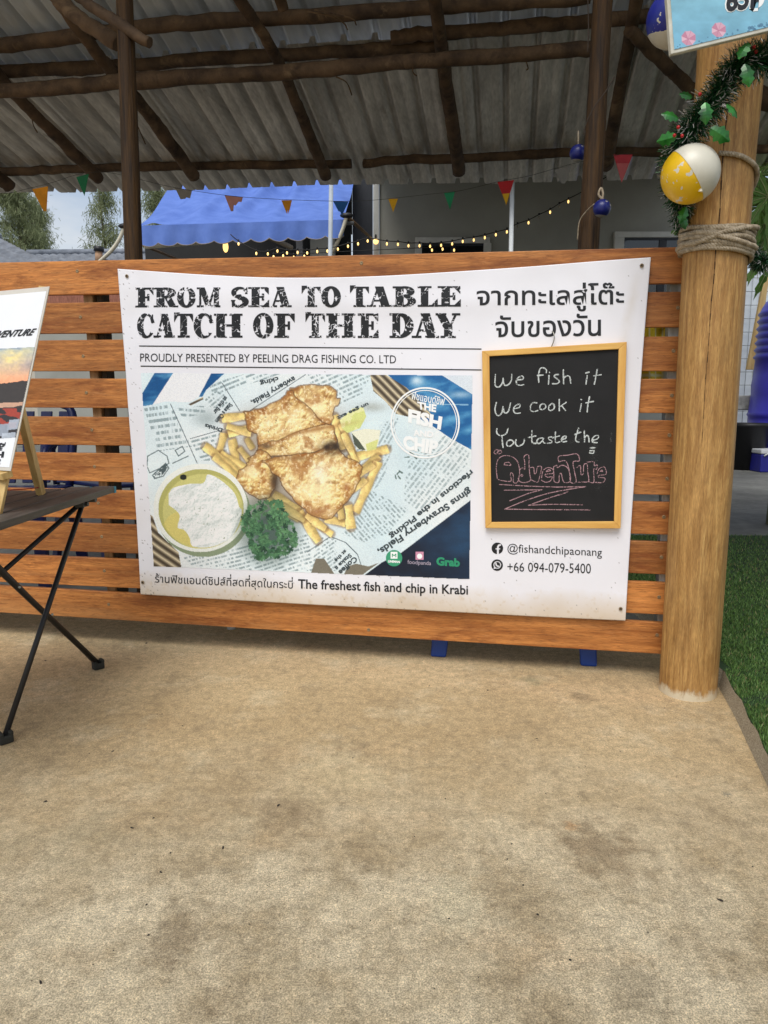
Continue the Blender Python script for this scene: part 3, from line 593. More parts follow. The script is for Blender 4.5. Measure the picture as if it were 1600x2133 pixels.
# contact badges: black discs with their white marks
IC = Canvas(1020, 1125, 1052, 1195, 4)
d1 = np.hypot(IC.X-1036, IC.Y-1142) < 12; d2 = np.hypot(IC.X-1035.5, IC.Y-1177) < 12
fm = (np.abs(IC.X-1037.2) < 2) & (IC.Y > 1137) | (np.abs(IC.Y-1143) < 1.5) & (np.abs(IC.X-1037) < 5) | (IC.dist([(1037.2, 1139), (1039, 1135.5), (1042, 1135)]) < 1.9)
r2 = np.hypot(IC.X-1035.8, IC.Y-1176.5); ph = (np.abs(r2-7) < 1) | (IC.dist([(1030.5, 1180.5), (1029, 1184), (1032.5, 1183)]) < 1) | (IC.dist([(1033, 1173), (1033.5, 1176.5), (1036, 1179), (1039, 1179.5)]) < 1.5)
mask_mesh('contact_badge', IC, (d1 & ~fm) | (d2 & ~ph), B9, m_ink, banner, 12)

# ---- the printed dish
FC = Canvas(290, 772, 988, 1211, 1.0, (214, 226, 230))
X, Y = FC.X, FC.Y
nn = noise(X, Y, 70, 3, 4); FC.img *= (1+.10*(nn-.5))[..., None]; FC.img += (noise(X, Y, 160, 9, 3)[..., None]-.5)*np.array([-30, -6, 6])
def lines(m, ang, per, seed, col=(120, 138, 142), a=.75, wave=0):
    c, s = math.cos(R(ang)), math.sin(R(ang)); u = X*c+Y*s; v = -X*s+Y*c+wave*np.sin(u/37.)
    f = v/per-np.floor(v/per); FC.paint(m & (f < .5), col, a*np.clip((noise(u, np.floor(v/per)*97.0+seed, 3.2, seed, 2)-.33)*4, 0, 1))
Ppoly = FC.poly
# blue table cloth, white gap, wicker
def blue(m, seed, c0=(18, 78, 132), c1=(90, 150, 190)):
    t = np.clip((noise(X+Y*.5, Y*2, 46, seed, 4)-.5)*3.2, 0, 1)[..., None]; FC.paint(m, np.array(c0)*(1-t)+np.array(c1)*t)
def wicker(m, ang, seed, per=15):
    c, s = math.cos(R(ang)), math.sin(R(ang)); v = -X*s+Y*c+6*np.sin((X*c+Y*s)/42.+seed); f = np.abs((v/per-np.floor(v/per))-.45)*2
    t = np.clip(1-f*1.25, 0, 1)[..., None]; FC.paint(m, np.array([74, 64, 52])*(1-t)+np.array([214, 200, 168])*t)
lines(Ppoly([(300, 850), (355, 840), (400, 930), (330, 940)]), -8, 13, 1); lines(Ppoly([(370, 850), (425, 845), (430, 862), (380, 870)]), 5, 11, 2)
lines(Ppoly([(435, 800), (520, 776), (600, 776), (480, 812), (445, 830)]), -22, 9, 3); lines(Ppoly([(425, 830), (460, 800), (478, 850), (440, 850)]), -40, 8, 4)
lines(Ppoly([(395, 915), (460, 900), (480, 960), (420, 960)]), -15, 9, 5); lines(Ppoly([(640, 776), (775, 776), (755, 820), (690, 850), (650, 810)]), -24, 9, 6)
lines(Ppoly([(730, 930), (800, 880), (830, 870), (800, 1000), (780, 1020)]), -60, 8, 7, a=.6); lines(Ppoly([(850, 960), (930, 905), (978, 940), (975, 965), (880, 1070), (840, 1040)]), -52, 9, 8, a=.6)
lines(Ppoly([(740, 1050), (770, 1020), (850, 1060), (810, 1110), (760, 1130), (710, 1110)]), 48, 7.5, 9, a=.7, wave=3); lines(Ppoly([(380, 1160), (640, 1110), (655, 1190), (560, 1190), (400, 1178)]), -16, 8, 10, wave=2)
lines(Ppoly([(660, 1120), (700, 1120), (705, 1190), (650, 1185)]), -35, 7, 12)
for p in ([(355, 841), (411, 965)], [(463, 798), (500, 857)], [(396, 914), (470, 893)], [(520, 856), (637, 780)], [(690, 1118), (720, 1130), (745, 1155), (755, 1185)], [(640, 1150), (692, 1115)]):
    FC.paint(FC.dist(p) < .8, (70, 84, 92), .9)
# small ink drawings on the newsprint
for p in ([(308, 950), (330, 938), (348, 950), (352, 965), (335, 975), (312, 985), (306, 970), (308, 950)], [(318, 990), (345, 965), (352, 975), (340, 992), (322, 997), (318, 990)], [(365, 938), (380, 930), (385, 940), (372, 950), (365, 938)], [(360, 965), (392, 950)]):
    FC.paint(FC.dist(p) < 1.1, (70, 88, 92), .85)
FC.paint(Ppoly([(318, 990), (345, 966), (350, 975), (338, 990), (324, 996)]) & (noise(X, Y, 3, 3, 2) > .45), (60, 74, 78), .9)
for k in range(26):
    a, b = 815+NR.uniform(0, 60), 1000-NR.uniform(0, 70); 
    if abs((b-1000)+(a-815)*1.05) < 16: FC.paint(FC.dist([(a, b), (a+NR.uniform(-9, 9), b+NR.uniform(-7, 7))]) < NR.uniform(.8, 2), (70, 92, 88), .8)
# shading of the paper folds that are part of the printed photograph
FC.paint(np.exp(-((X-430)/26)**2-((Y-872)/18)**2), (150, 164, 166), .7); FC.paint(np.exp(-((X-775)/30)**2-((Y-848)/10)**2), (160, 165, 158), .7)
white = Ppoly([(360, 772), (446, 772), (415, 826), (395, 838), (345, 836), (312, 845)]); FC.paint(white, (226, 228, 232))
blue(Ppoly([(290, 845), (296, 820), (325, 772), (364, 772), (318, 843), (300, 846)]), 4); blue(Ppoly([(443, 772), (474, 772), (430, 812), (422, 826), (414, 827)]), 5)
wicker(Ppoly([(393, 842), (424, 826), (424, 832), (397, 845)]), -25, 2, 9)
blue(Ppoly([(798, 772), (988, 772), (988, 940), (940, 914), (905, 890), (868, 868), (830, 800)]), 8, (24, 92, 150), (96, 160, 200))
FC.paint(np.clip(np.exp(-((X-868)/14)**2-((Y-793)/10)**2)+np.exp(-((X-960)/26)**2-((Y-822)/8)**2)*.7, 0, 1), (205, 222, 232), .9)
FC.paint(Ppoly([(905, 772), (990, 772), (990, 825), (950, 800)]), (226, 228, 232), .9); FC.paint(FC.dist([(890, 842), (975, 843)]) < 1.2, (150, 190, 215), .8)
wicker(Ppoly([(771, 780), (800, 778), (845, 806), (880, 840), (905, 872), (880, 870), (850, 868), (825, 862), (802, 835), (778, 815)]), 38, 1.2, 13)
wicker(Ppoly([(290, 1060), (318, 1075), (330, 1110), (372, 1150), (378, 1182), (290, 1182)]), 42, .4, 14)
nav = Ppoly([(988, 1036), (988, 1211), (752, 1211), (762, 1196), (795, 1172), (835, 1152)]); t = np.clip((X-800)/190*.6+(noise(X, Y*2, 60, 6, 4)-.5)*.9, 0, 1)[..., None]
FC.paint(nav, np.array([16, 26, 44])*(1-t)+np.array([34, 72, 106])*t)
br = Ppoly([(648, 1194), (658, 1163), (676, 1164), (690, 1185), (700, 1200), (650, 1200)]) | Ppoly([(715, 1200), (724, 1180), (742, 1174), (768, 1180), (790, 1172), (765, 1190), (752, 1200)]); FC.paint(br, (112, 106, 92), .95)
# chips
def chip(x1, y1, x2, y2, wd, k=1.0):
    wd = wd*.86
    d = FC.dist([(x1, y1), (x2, y2)], pad=wd); L = math.hypot(x2-x1, y2-y1); pr_ = ((X-x1)*(x2-x1)+(Y-y1)*(y2-y1))/L; m = (d < wd/2*(1+.16*np.sin(pr_/9+x1))) & (pr_ > -3-.12*(X-x1)) & (pr_ < L+3+.15*(Y-y2)); sgn = ((X-x1)*(y2-y1)-(Y-y1)*(x2-x1))/L/(wd/2)
    n_ = noise(X, Y, 9, int(x1), 3)[..., None]
    c = np.array([238, 208, 132])*k*(1+.34*(n_-.5)); c = c*(1-.22*np.clip(sgn, 0, 1)[..., None])+np.array([14, 14, 20])*np.clip(-sgn, 0, 1)[..., None]
    FC.paint(np.clip(1-(d-wd/2)/4, 0, 1)*(d > 0), (112, 80, 48), .5); FC.paint(m, c)
FC.paint(np.exp(-((X-615)/115)**6-((Y-965)/112)**6), (118, 92, 66), .55)
for a in ((465, 872, 515, 866, 20), (467, 905, 456, 943, 18, .93), (484, 918, 492, 958, 20, .9), (478, 903, 528, 888, 18), (462, 945, 512, 975, 16), (428, 930, 505, 990, 19), (515, 915, 525, 932, 14, .8),
          (697, 868, 716, 932, 20), (712, 885, 735, 945, 16, .95), (728, 955, 806, 936, 19), (752, 980, 788, 952, 18, .95), (787, 965, 742, 1064, 20), (572, 1030, 622, 1062, 18, .92), (560, 1040, 590, 1068, 15, .85), (600, 1070, 620, 1080, 18, .8),
          (625, 1068, 662, 1126, 20), (655, 1088, 690, 1112, 16), (680, 1080, 717, 1090, 19, .95), (706, 1045, 712, 1078, 18, .9), (726, 1055, 731, 1098, 21), (475, 888, 520, 902, 17, .95), (448, 952, 500, 1000, 16, .92), (500, 935, 520, 960, 15, .85), (590, 1055, 632, 1082, 17, .95), (640, 1074, 676, 1100, 17), (745, 992, 776, 968, 16, .92), (735, 1020, 760, 1000, 16, .9), (716, 905, 742, 962, 15)): chip(*a)
# lime wedges
lm = Ppoly([(708, 875), (735, 851), (757, 848), (763, 868), (750, 892), (724, 902), (712, 892)]); FC.paint(lm, (206, 212, 132)); FC.paint(lm & (noise(X, Y, 14, 2, 3) > .52), (226, 226, 170), .8)
lm = Ppoly([(733, 900), (760, 893), (793, 896), (788, 925), (765, 940), (745, 935)]); FC.paint(lm, (228, 228, 205)); FC.paint(Ppoly([(762, 925), (788, 915), (784, 936), (765, 940)]), (208, 212, 130), .9); FC.paint(Ppoly([(733, 902), (748, 918), (762, 938), (748, 936), (738, 925)]), (70, 78, 66), .95)
# battered fish
def relief(h, k, lx=-.55, ly=-.83):
    gy_, gx_ = np.gradient(h); return np.clip(.5-k*(gx_*lx+gy_*ly)*-1, 0, 1)
def fish(pts, seed, hx, hy, hr, base=(216, 172, 96), edge=(134, 84, 40)):
    P = np.array(spline(pts+[pts[0]], 6)); jit = np.interp(np.arange(len(P)), np.arange(0, len(P), 3), NR.normal(0, 2.3, len(np.arange(0, len(P), 3)))); P = P+np.stack([jit, np.roll(jit, 4)], 1)+NR.normal(0, .5, P.shape)
    m = FC.poly(P); d = FC.dist(P, True, 46); big = noise(X, Y, 34, seed, 5); mid = noise(X+noise(X, Y, 20, seed+9, 3)*24, Y, 15, seed+3, 4); fin = noise(X, Y, 4.2, seed+5, 3)
    ridge = 1-np.abs(noise(X+30*big, Y, 26, seed+31, 3)-.5)*2; h = 9*np.sqrt(np.clip(d/24, 0, 1))+12*big+9*mid+2.6*fin+7*ridge**3; sh = relief(h, .72)[..., None]
    FC.paint(d < 2.5, (92, 60, 32), .6)
    c = np.array([178, 130, 68])*(1-sh)+np.array([248, 224, 156])*sh
    e = np.clip(1-d/10+1.5*(mid-.5), 0, 1)[..., None]; c = c*(1-.72*e)+np.array(edge)*.72*e
    hl = np.clip(np.exp(-((X-hx)**2+(Y-hy)**2)/hr**2)*.8+(big-.5)*1.6+(mid-.5)*.9, 0, 1)[..., None]; c = c*(1-.75*hl)+np.array([250, 236, 188])*.75*hl
    br_ = np.clip((noise(X, Y, 22, seed+21, 4)-.60)*7, 0, 1)[..., None]; c = c*(1-.6*br_)+np.array([150, 92, 44])*.6*br_
    cv_ = np.clip((.36-mid)*6, 0, 1)[..., None]; c = c*(1-.45*cv_)+np.array([120, 76, 38])*.45*cv_; spk = np.clip((fin-.58)*6, 0, 1)[..., None]*.6; c = c*(1-spk)+np.array([255, 246, 214])*spk; FC.paint(m, c); return m
fish([(606, 813), (640, 803), (665, 804), (690, 809), (705, 826), (707, 840), (696, 852), (690, 872), (682, 886), (660, 872), (622, 850)], 3, 655, 835, 40)
fish([(509, 857), (545, 852), (580, 835), (603, 814), (616, 826), (650, 860), (678, 882), (686, 900), (660, 906), (620, 914), (575, 924), (546, 932), (532, 905), (515, 885)], 5, 580, 875, 45)
fish([(540, 930), (600, 906), (680, 884), (693, 900), (698, 928), (640, 947), (560, 950), (540, 948)], 8, 640, 920, 45)
FC.paint(np.exp(-((X-645)/75)**2-((Y-897+ (X-645)*.18)/4.5)**2), (150, 100, 52), .65)
fish([(519, 955), (545, 938), (560, 952), (572, 985), (570, 1015), (556, 1036), (530, 1032), (504, 1012), (497, 990), (510, 972)], 11, 530, 985, 16, (190, 150, 96), (136, 94, 56))
FC.paint(np.exp(-((X-572)/9)**2-((Y-1000)/28)**2), (66, 52, 40), .85)
fish([(550, 962), (600, 950), (650, 944), (690, 930), (720, 950), (746, 966), (752, 990), (745, 1012), (727, 1040), (705, 1060), (682, 1076), (660, 1078), (635, 1060), (608, 1035), (590, 1010), (573, 985)], 14, 650, 1000, 62)
FC.paint(np.clip(np.exp(-((X-693)/22)**2-((Y-932)/13)**2)*1.3*(.4+noise(X, Y, 10, 3, 3)), 0, 1), (52, 40, 30), .95)
FC.paint(np.exp(-((X-625)/30)**2-((Y-955)/5)**2), (130, 92, 54), .6); FC.paint(np.exp(-((X-663)/20)**2-((Y-1066)/10)**2), (140, 84, 48), .7); FC.paint(np.exp(-((X-722)/8)**2-((Y-1015)/9)**2), (150, 92, 56), .7)
FC.paint(np.exp(-((X-665)/16)**2-((Y-985)/22)**2), (252, 246, 222), .7); FC.paint(np.exp(-((X-555)/12)**2-((Y-930)/6)**2), (92, 80, 66), .7)
FC.paint((noise(X, Y, 2.4, 90, 1) > .93) & Ppoly([(515, 860), (680, 885), (700, 930), (560, 945)]), (92, 66, 36), .8)
# bowl of sauce
def ell(cx, cy, rx, ry): return ((X-cx)/rx)**2+((Y-cy)/ry)**2 <= 1
FC.paint(ell(424, 1068, 98, 92), (132, 146, 118)); FC.paint(ell(418, 1058, 98, 92), (226, 230, 222)); FC.paint(ell(419, 1060, 89, 83), (196, 192, 122))
FC.paint(ell(419, 1060, 89, 83) & ~ell(423, 1066, 84, 79), (166, 164, 96), .8); FC.paint(ell(400, 1100, 60, 40) & ell(419, 1060, 86, 80), (214, 196, 110), .6)
sau = Ppoly(spline([(352, 1028), (362, 1016), (395, 1008), (424, 1006), (432, 989), (450, 994), (472, 1010), (490, 1030), (498, 1055), (504, 1066), (494, 1100), (476, 1124), (440, 1139), (402, 1138), (395, 1120), (384, 1104), (370, 1098), (374, 1072), (352, 1052)], 5))
sh = relief(24*noise(X+10*noise(X, Y, 18, 51, 3), Y, 22, 50, 4)+5*noise(X, Y, 7, 52, 3)+6*np.sqrt(np.clip(FC.dist([(352, 1028), (395, 1008), (432, 990), (472, 1010), (504, 1066), (476, 1124), (402, 1138), (370, 1098), (352, 1028)], True, 60)/26, 0, 1)), .42)[..., None]
FC.paint(sau, np.array([196, 204, 202])*(1-sh)+np.array([250, 251, 250])*sh); FC.paint(sau & (noise(X, Y, 3, 54, 1) > .94), (120, 134, 112), .7)
FC.paint(ell(382, 994, 7, 6), (34, 38, 34))
# parsley
FC.paint(np.clip(1.4-np.hypot((X-560)/58, (Y-1105)/62), 0, 1), (28, 50, 42), .75)
pg = np.random.default_rng(3)
for k in range(330):
    a, q = pg.uniform(0, 6.28), pg.uniform(0, 1)**.5; cx, cy = 560+52*q*math.cos(a)+9*math.sin(a*3), 1104+60*q*math.sin(a); 
    if cx < 508 or (cx < 520 and cy < 1040): continue
    br_ = .35+.5*pg.uniform()-.30*((cx-560)/60*-.2+(cy-1104)/70*.4); c = np.array([24, 60, 44])*(1-br_)+np.array([104, 150, 104])*br_; n_ = pg.integers(4, 8); r_ = pg.uniform(4, 9)
    if pg.uniform() < .12: c = np.array([34, 66, 50])
    for b in range(n_):
        th = a+(b-n_/2)*.42+pg.normal(0, .15); FC.paint(FC.dist([(cx, cy), (cx+r_*math.cos(th), cy+r_*math.sin(th))], pad=4) < pg.uniform(.9, 1.7), c*pg.uniform(.8, 1.15), .9)
# vinyl print speckle
FC.img *= (1+.035*NR.normal(0, 1, (FC.h, FC.w)))[..., None]
quadp = [(293, 776), (985, 782), (978, 1207), (320, 1180)]
def warp_inside(px, py):
    """keeps the print inside its own slightly skewed rectangle"""
    u = (px-FC.x0)/(FC.w-1); v = (py-FC.y0)/(FC.h-1)
    return px, py
ok = FC.poly(quadp)
co = bpt(.0007)(X.ravel(), Y.ravel()); qd = grid_quads(FC.w, FC.h); okf = ok.ravel()[qd].all(1)
m_print = M_attr('printed photo', .42, spec=.4)
pic = obj_np('food_picture', co, qd[okf], m_print, banner, True, to_lin(FC.img, 1.1).reshape(-1, 3)); pic['label'] = 'printed photo of battered fish, chips, sauce and parsley'
B14 = bpt(.0015); m_news = M('news ink', lin(62, 74, 80), .5)
def rtxt(s, p, q, h, bold=.03, mat=m_news):        # p = start of baseline, q = end of baseline, h = cap height in photo pixels
    p, q = np.array(p, float), np.array(q, float); d = (q-p)/np.linalg.norm(q-p); up = np.array([d[1], -d[0]])*h
    text_mesh('printed_words', s, [p+up, q+up, q, p], B14, mat, pic, bold)
rtxt('ginns Strawberry Fields,', (975, 1012), (783, 1142), 19); rtxt('rfections in the Picking', (978, 975), (808, 1112), 16)
rtxt('awberry Fields,', (610, 780), (520, 832), 15); rtxt('cking', (578, 781), (540, 792), 13)
rtxt('Coffee', (738, 1158), (704, 1190), 12); rtxt('Stake a', (728, 1152), (696, 1182), 9); rtxt('at the', (718, 1144), (696, 1166), 8)
rtxt('at the Bar', (468, 824), (443, 858), 10); rtxt('Stake a Claim', (478, 838), (447, 876), 10); rtxt('Drinks', (464, 892), (428, 882), 9); rtxt('un gee ext', (765, 836), (700, 866), 9)
# round shop mark
m_lw = M('white print', lin(240, 243, 245, 1.1), .45, col2=lin(232, 236, 238, 1.1))
RC = Canvas(808, 800, 962, 962, 3); rr = np.hypot((RC.X-885.5)/1.0, (RC.Y-880.5)/1.03)
mask_mesh('round_mark', RC, (np.abs(rr-70.5) < 1.7) | (np.abs(rr-65.5) < .8), B14, m_lw, banner, 8)
txt('ฟิชแอนด์ชิฟ', [(858, 815), (928, 828), (925, 845), (857, 832)], .012, mat=m_lw, mp_=B14, arc=-.02)
txt('THE', [(869, 836), (910, 843), (908, 859), (871, 852)], .05, mat=m_lw, mp_=B14); txt('FISH', [(851, 851), (922, 868), (918, 896), (850, 880)], .055, mat=m_lw, mp_=B14)
txt('AND', [(860, 894), (904, 899), (902, 912), (862, 908)], .035, mat=m_lw, mp_=B14); txt('CHIP', [(838, 906), (915, 918), (908, 948), (842, 936)], .055, mat=m_lw, mp_=B14)
# delivery marks
DC = Canvas(800, 1140, 962, 1185, 4); g1 = np.hypot(DC.X-820.8, DC.Y-1162.5) < 17
sq = (np.abs(DC.X-820.8) < 7.2) & (np.abs(DC.Y-1156.5) < 7.2); mk = DC.dist([(817, 1160), (817, 1154), (820.8, 1157.5), (824.6, 1154), (824.6, 1160)]) < 1
mask_mesh('delivery_badge', DC, g1 & (~sq | mk), B14, M('badge green', lin(62, 160, 120), .45), banner, 10)
mask_mesh('delivery_badge', DC, sq & ~mk, B14, m_lw, banner, 10)
p2 = (np.abs(DC.X-874) < 8.5) & (np.abs(DC.Y-1157.5) < 8.5); p3 = np.hypot(DC.X-874, DC.Y-1158.5) < 5.5
mask_mesh('delivery_badge', DC, p2 & ~p3, B14, M('badge pink', lin(214, 150, 178), .45), banner, 10); mask_mesh('delivery_badge', DC, p3, B14, m_lw, banner, 10)
txt('LINEMAN', [(808.5, 1166.5), (833, 1168), (833, 1173), (808.5, 1171.5)], .05, mat=m_lw, mp_=bpt(.002))
txt('foodpanda', [(849, 1166), (898, 1169), (898, 1180), (849, 1177)], .0, mat=M('badge lilac', lin(190, 178, 196), .45), mp_=B14); txt('Grab', [(909, 1160), (958, 1163), (958, 1181), (909, 1178)], .05, mat=M('brand green print', lin(46, 150, 110), .45), mp_=B14)
for x, y in ((264, 575), (1337, 553), (1293, 1268), (297, 1213)):
    P = bpt(.003)(np.array([x]), np.array([y]))[0]; screw(P, .0055, banner)
def wrapb(x, y, o): return bpt(o)(np.array([x]), np.array([y]))[0]

# ================================================================== CHALKBOARD
cb = thing('chalkboard', 'black chalkboard in a pale wooden frame hanging on the right of the banner', 'chalkboard', NP(1150, 1100, -.03))
m_frame = M('pale pine frame', lin(232, 186, 104), .5, col2=lin(205, 150, 74), vs=5, stretch=(12, 12, 1.2), lo=.3, hi=.7, bump=.0003)
m_frame2 = M('pale pine rail', lin(234, 190, 108), .5, col2=lin(208, 156, 78), vs=5, stretch=(1.2, 12, 14), rotz=ANG, lo=.3, hi=.7, bump=.0003)
DC0 = .030
Ot = [(1004, 731), (1306, 712), (1293, 1101), (1011, 1100)]; It = [(1019.5, 742), (1289, 727), (1279.5, 1086.5), (1024, 1088)]
for i in range(4):
    j = (i+1) % 4; q = [NP(*Ot[i], -DC0-.008), NP(*Ot[j], -DC0-.008), NP(*It[j], -DC0-.008), NP(*It[i], -DC0-.008)]
    e = U*.0003 if i % 2 else U*0
    MB().slab(q, N*.016).build('frame_rail', m_frame if i % 2 else m_frame2, cb, bevel=.0014)
m_slate = M('slate paint', lin(32, 32, 33), .62, col2=lin(25, 25, 26), vs=9, bump=.0001, spec=.3)
MB().slab([NP(*(np.array(p)+np.array(k)), -DC0) for p, k in zip(It, ((-6, -6), (6, -6), (6, 6), (-6, 6)))], N*.005).build('slate', m_slate, cb)
CK = Canvas(1018, 735, 1292, 1085, 4)
def z5(p): return [(1000+.2*a, 700+.2*b) for a, b in p]
W = [
 [(160, 400), (155, 500), (175, 530), (205, 525), (230, 490), (240, 440)], [(240, 440), (245, 490), (265, 515), (300, 500), (325, 460), (330, 395)], [(380, 455), (440, 450), (450, 425), (430, 418), (400, 430), (378, 465), (385, 500), (420, 512), (455, 505)],
 [(690, 380), (690, 350), (660, 330), (630, 335), (615, 370), (608, 420), (612, 485)], [(597, 410), (655, 405)], [(718, 410), (712, 500)], [(722, 376), (723, 380)], [(815, 400), (780, 405), (775, 425), (810, 450), (825, 475), (800, 495), (755, 495)],
 [(868, 350), (868, 420), (870, 495)], [(870, 440), (900, 415), (930, 420), (940, 450), (945, 490)], [(1115, 410), (1103, 500)], [(1100, 385), (1135, 375)], [(1222, 345), (1210, 400), (1190, 500)], [(1185, 415), (1262, 402)],
 [(170, 690), (155, 760), (170, 815), (195, 828), (225, 800), (240, 735)], [(240, 740), (250, 790), (275, 800), (300, 770), (318, 690)], [(350, 755), (405, 745), (415, 715), (390, 712), (355, 740), (350, 780), (375, 805), (420, 800)],
 [(590, 695), (550, 695), (525, 730), (530, 775), (565, 785), (600, 775)], [(655, 703), (628, 720), (625, 755), (650, 765), (682, 745), (680, 715), (655, 703)], [(748, 703), (718, 730), (716, 765), (740, 775), (772, 750), (770, 715), (748, 703)],
 [(825, 660), (825, 720), (825, 775)], [(895, 690), (840, 730)], [(850, 725), (890, 775)], [(1055, 705), (1040, 785)], [(1050, 660), (1058, 662)], [(1140, 632), (1125, 700), (1115, 790)], [(1100, 695), (1180, 680)],
 [(175, 965), (175, 1010), (200, 1032), (235, 1035), (275, 1010), (290, 960)], [(228, 1035), (232, 1100), (240, 1160)], [(310, 1082), (282, 1100), (278, 1135), (305, 1148), (335, 1130), (350, 1105), (330, 1085), (310, 1082)], [(375, 1080), (370, 1120), (390, 1145), (430, 1135), (455, 1110), (462, 1075)],
 [(540, 985), (538, 1060), (545, 1110), (580, 1118)], [(505, 1055), (580, 1040)], [(650, 1060), (610, 1068), (590, 1100), (615, 1118), (650, 1090), (660, 1065)], [(655, 1070), (660, 1105), (675, 1115)], [(745, 1050), (715, 1055), (715, 1075), (745, 1090), (742, 1110), (700, 1115)],
 [(785, 1000), (783, 1060), (785, 1100), (800, 1110), (830, 1100)], [(755, 1060), (825, 1040)], [(850, 1080), (888, 1066), (895, 1045), (870, 1045), (848, 1075), (860, 1100), (900, 1095)], [(1025, 960), (1000, 1040), (998, 1090), (1030, 1105)], [(985, 1025), (1050, 1000)],
 [(1085, 985), (1086, 1040), (1088, 1100)], [(1088, 1060), (1110, 1035), (1130, 1050), (1135, 1100)], [(1170, 1085), (1222, 1070), (1235, 1040), (1205, 1035), (1172, 1065), (1172, 1102), (1220, 1110)], [(1150, 1165), (1195, 1162)], [(1145, 1195), (1185, 1193), (1178, 1220), (1140, 1216)]]
Kp = [
 [(165, 1180), (145, 1215), (170, 1225), (190, 1190), (165, 1180)], [(205, 1185), (230, 1210), (195, 1225), (205, 1185)],
 [(180, 1490), (172, 1420), (170, 1350), (190, 1280), (250, 1245), (330, 1255), (385, 1300), (408, 1370), (410, 1440), (390, 1520), (348, 1522), (345, 1450), (330, 1422), (315, 1440), (320, 1510), (230, 1505), (182, 1490)], [(250, 1340), (262, 1318), (300, 1315), (318, 1345), (250, 1340)],
 [(410, 1395), (440, 1370), (465, 1385), (465, 1320), (460, 1252), (505, 1240), (510, 1340), (516, 1430), (525, 1500), (470, 1525), (415, 1515), (397, 1480)], [(435, 1438), (425, 1450), (435, 1462), (446, 1450), (435, 1438)],
 [(525, 1370), (558, 1370), (565, 1430), (585, 1420), (600, 1360), (640, 1362), (625, 1440), (600, 1520), (530, 1495)],
 [(640, 1475), (655, 1405), (700, 1370), (750, 1380), (766, 1410), (755, 1430), (680, 1440), (700, 1470), (750, 1465), (732, 1508), (680, 1522), (640, 1500)], [(690, 1410), (710, 1390), (735, 1400), (690, 1412)],
 [(765, 1360), (802, 1345), (805, 1370), (850, 1345), (902, 1362), (932, 1420), (940, 1510), (872, 1520), (845, 1432), (825, 1450), (820, 1520), (772, 1512), (768, 1440), (765, 1360)],
 [(820, 1310), (820, 1252), (910, 1240), (1010, 1228), (1033, 1298), (970, 1310), (985, 1420), (1000, 1515), (942, 1520), (930, 1400), (892, 1302), (820, 1310)],
 [(1005, 1370), (1045, 1350), (1050, 1435), (1075, 1430), (1080, 1342), (1115, 1335), (1122, 1420), (1130, 1510), (1060, 1520), (1002, 1520)],
 [(1115, 1312), (1185, 1310), (1190, 1350), (1220, 1342), (1212, 1388), (1182, 1390), (1185, 1520), (1132, 1516)], [(1220, 1430), (1240, 1382), (1288, 1362), (1312, 1400), (1310, 1440), (1242, 1450), (1232, 1470), (1300, 1480), (1280, 1524), (1200, 1522)], [(1250, 1407), (1268, 1395), (1276, 1410), (1250, 1407)]]
Kz = [[(200, 1545), (500, 1562), (800, 1572)], [(800, 1572), (1100, 1568)], [(1100, 1568), (900, 1600), (700, 1640), (480, 1710), (255, 1802)], [(255, 1802), (600, 1806), (1145, 1810)], [(250, 1605), (645, 1600)], [(645, 1600), (500, 1640), (310, 1715)], [(915, 1615), (880, 1635), (720, 1685), (505, 1762)], [(505, 1762), (750, 1752), (1065, 1757)]]
gr = noise(CK.X, CK.Y, 1.3, 3, 2); gr2 = noise(CK.X, CK.Y, 9, 5, 2)
def strokes(L, wd, th, sm=True):
    m = np.zeros((CK.h, CK.w), bool)
    for p in L:
        q = z5(p); q = spline(q, 5) if sm and len(q) > 2 else q
        m |= (CK.dist(q, pad=6) < wd*(.65+.7*gr2)) & (gr > th)
    return m
CB = lambda px, py: hit(px, py, GR, N, -DC0-.0006)
mw = strokes(W, 1.3, .33); mask_mesh('chalk_words', CK, mw, CB, M('white chalk', lin(206, 212, 210), .95), cb, 30)
mp1 = strokes(Kp, .85, .38) | strokes(Kz, .9, .36); mask_mesh('pink_chalk_words', CK, mp1 & ~mw, CB, M('pink chalk', lin(176, 140, 146), .95), cb, 30)
m_dust = M('grey chalk dust', lin(104, 106, 106), .95); prev = mw | mp1
for sm in (np.exp(-((CK.X-1238)/9)**2-((CK.Y-945)/40)**2)*.9, np.exp(-((CK.X-1205)/26)**2-((CK.Y-915+(CK.X-1205)*.3)/6)**2), np.exp(-((CK.X-1273)/3)**2-((CK.Y-912)/16)**2)*1.1, np.exp(-((CK.X-1248)/14)**2-((CK.Y-1015)/8)**2)*.8, np.exp(-((CK.X-1284)/2.5)**2-((CK.Y-738)/12)**2)*.8):
    mk = (noise(CK.X, CK.Y, .8, 71, 1) < sm*.22*(.3+1.4*noise(CK.X, CK.Y*.25, 4, 9, 3))) & ~prev; prev = prev | mk
    if mk.any(): mask_mesh('chalk_smear', CK, mk, CB, m_dust, cb, 30)
hk = spline([NP(1149, 722, -DC0), NP(1153, 712, -DC0-.003), NP(1155, 702, -DC0-.003), NP(1153, 693, -.028), NP(1150, 690, -.022)], 4)
MB().tube(hk, .0016, 8).build('wire_hook', M('hook wire', lin(160, 158, 150), .35, .8), cb)

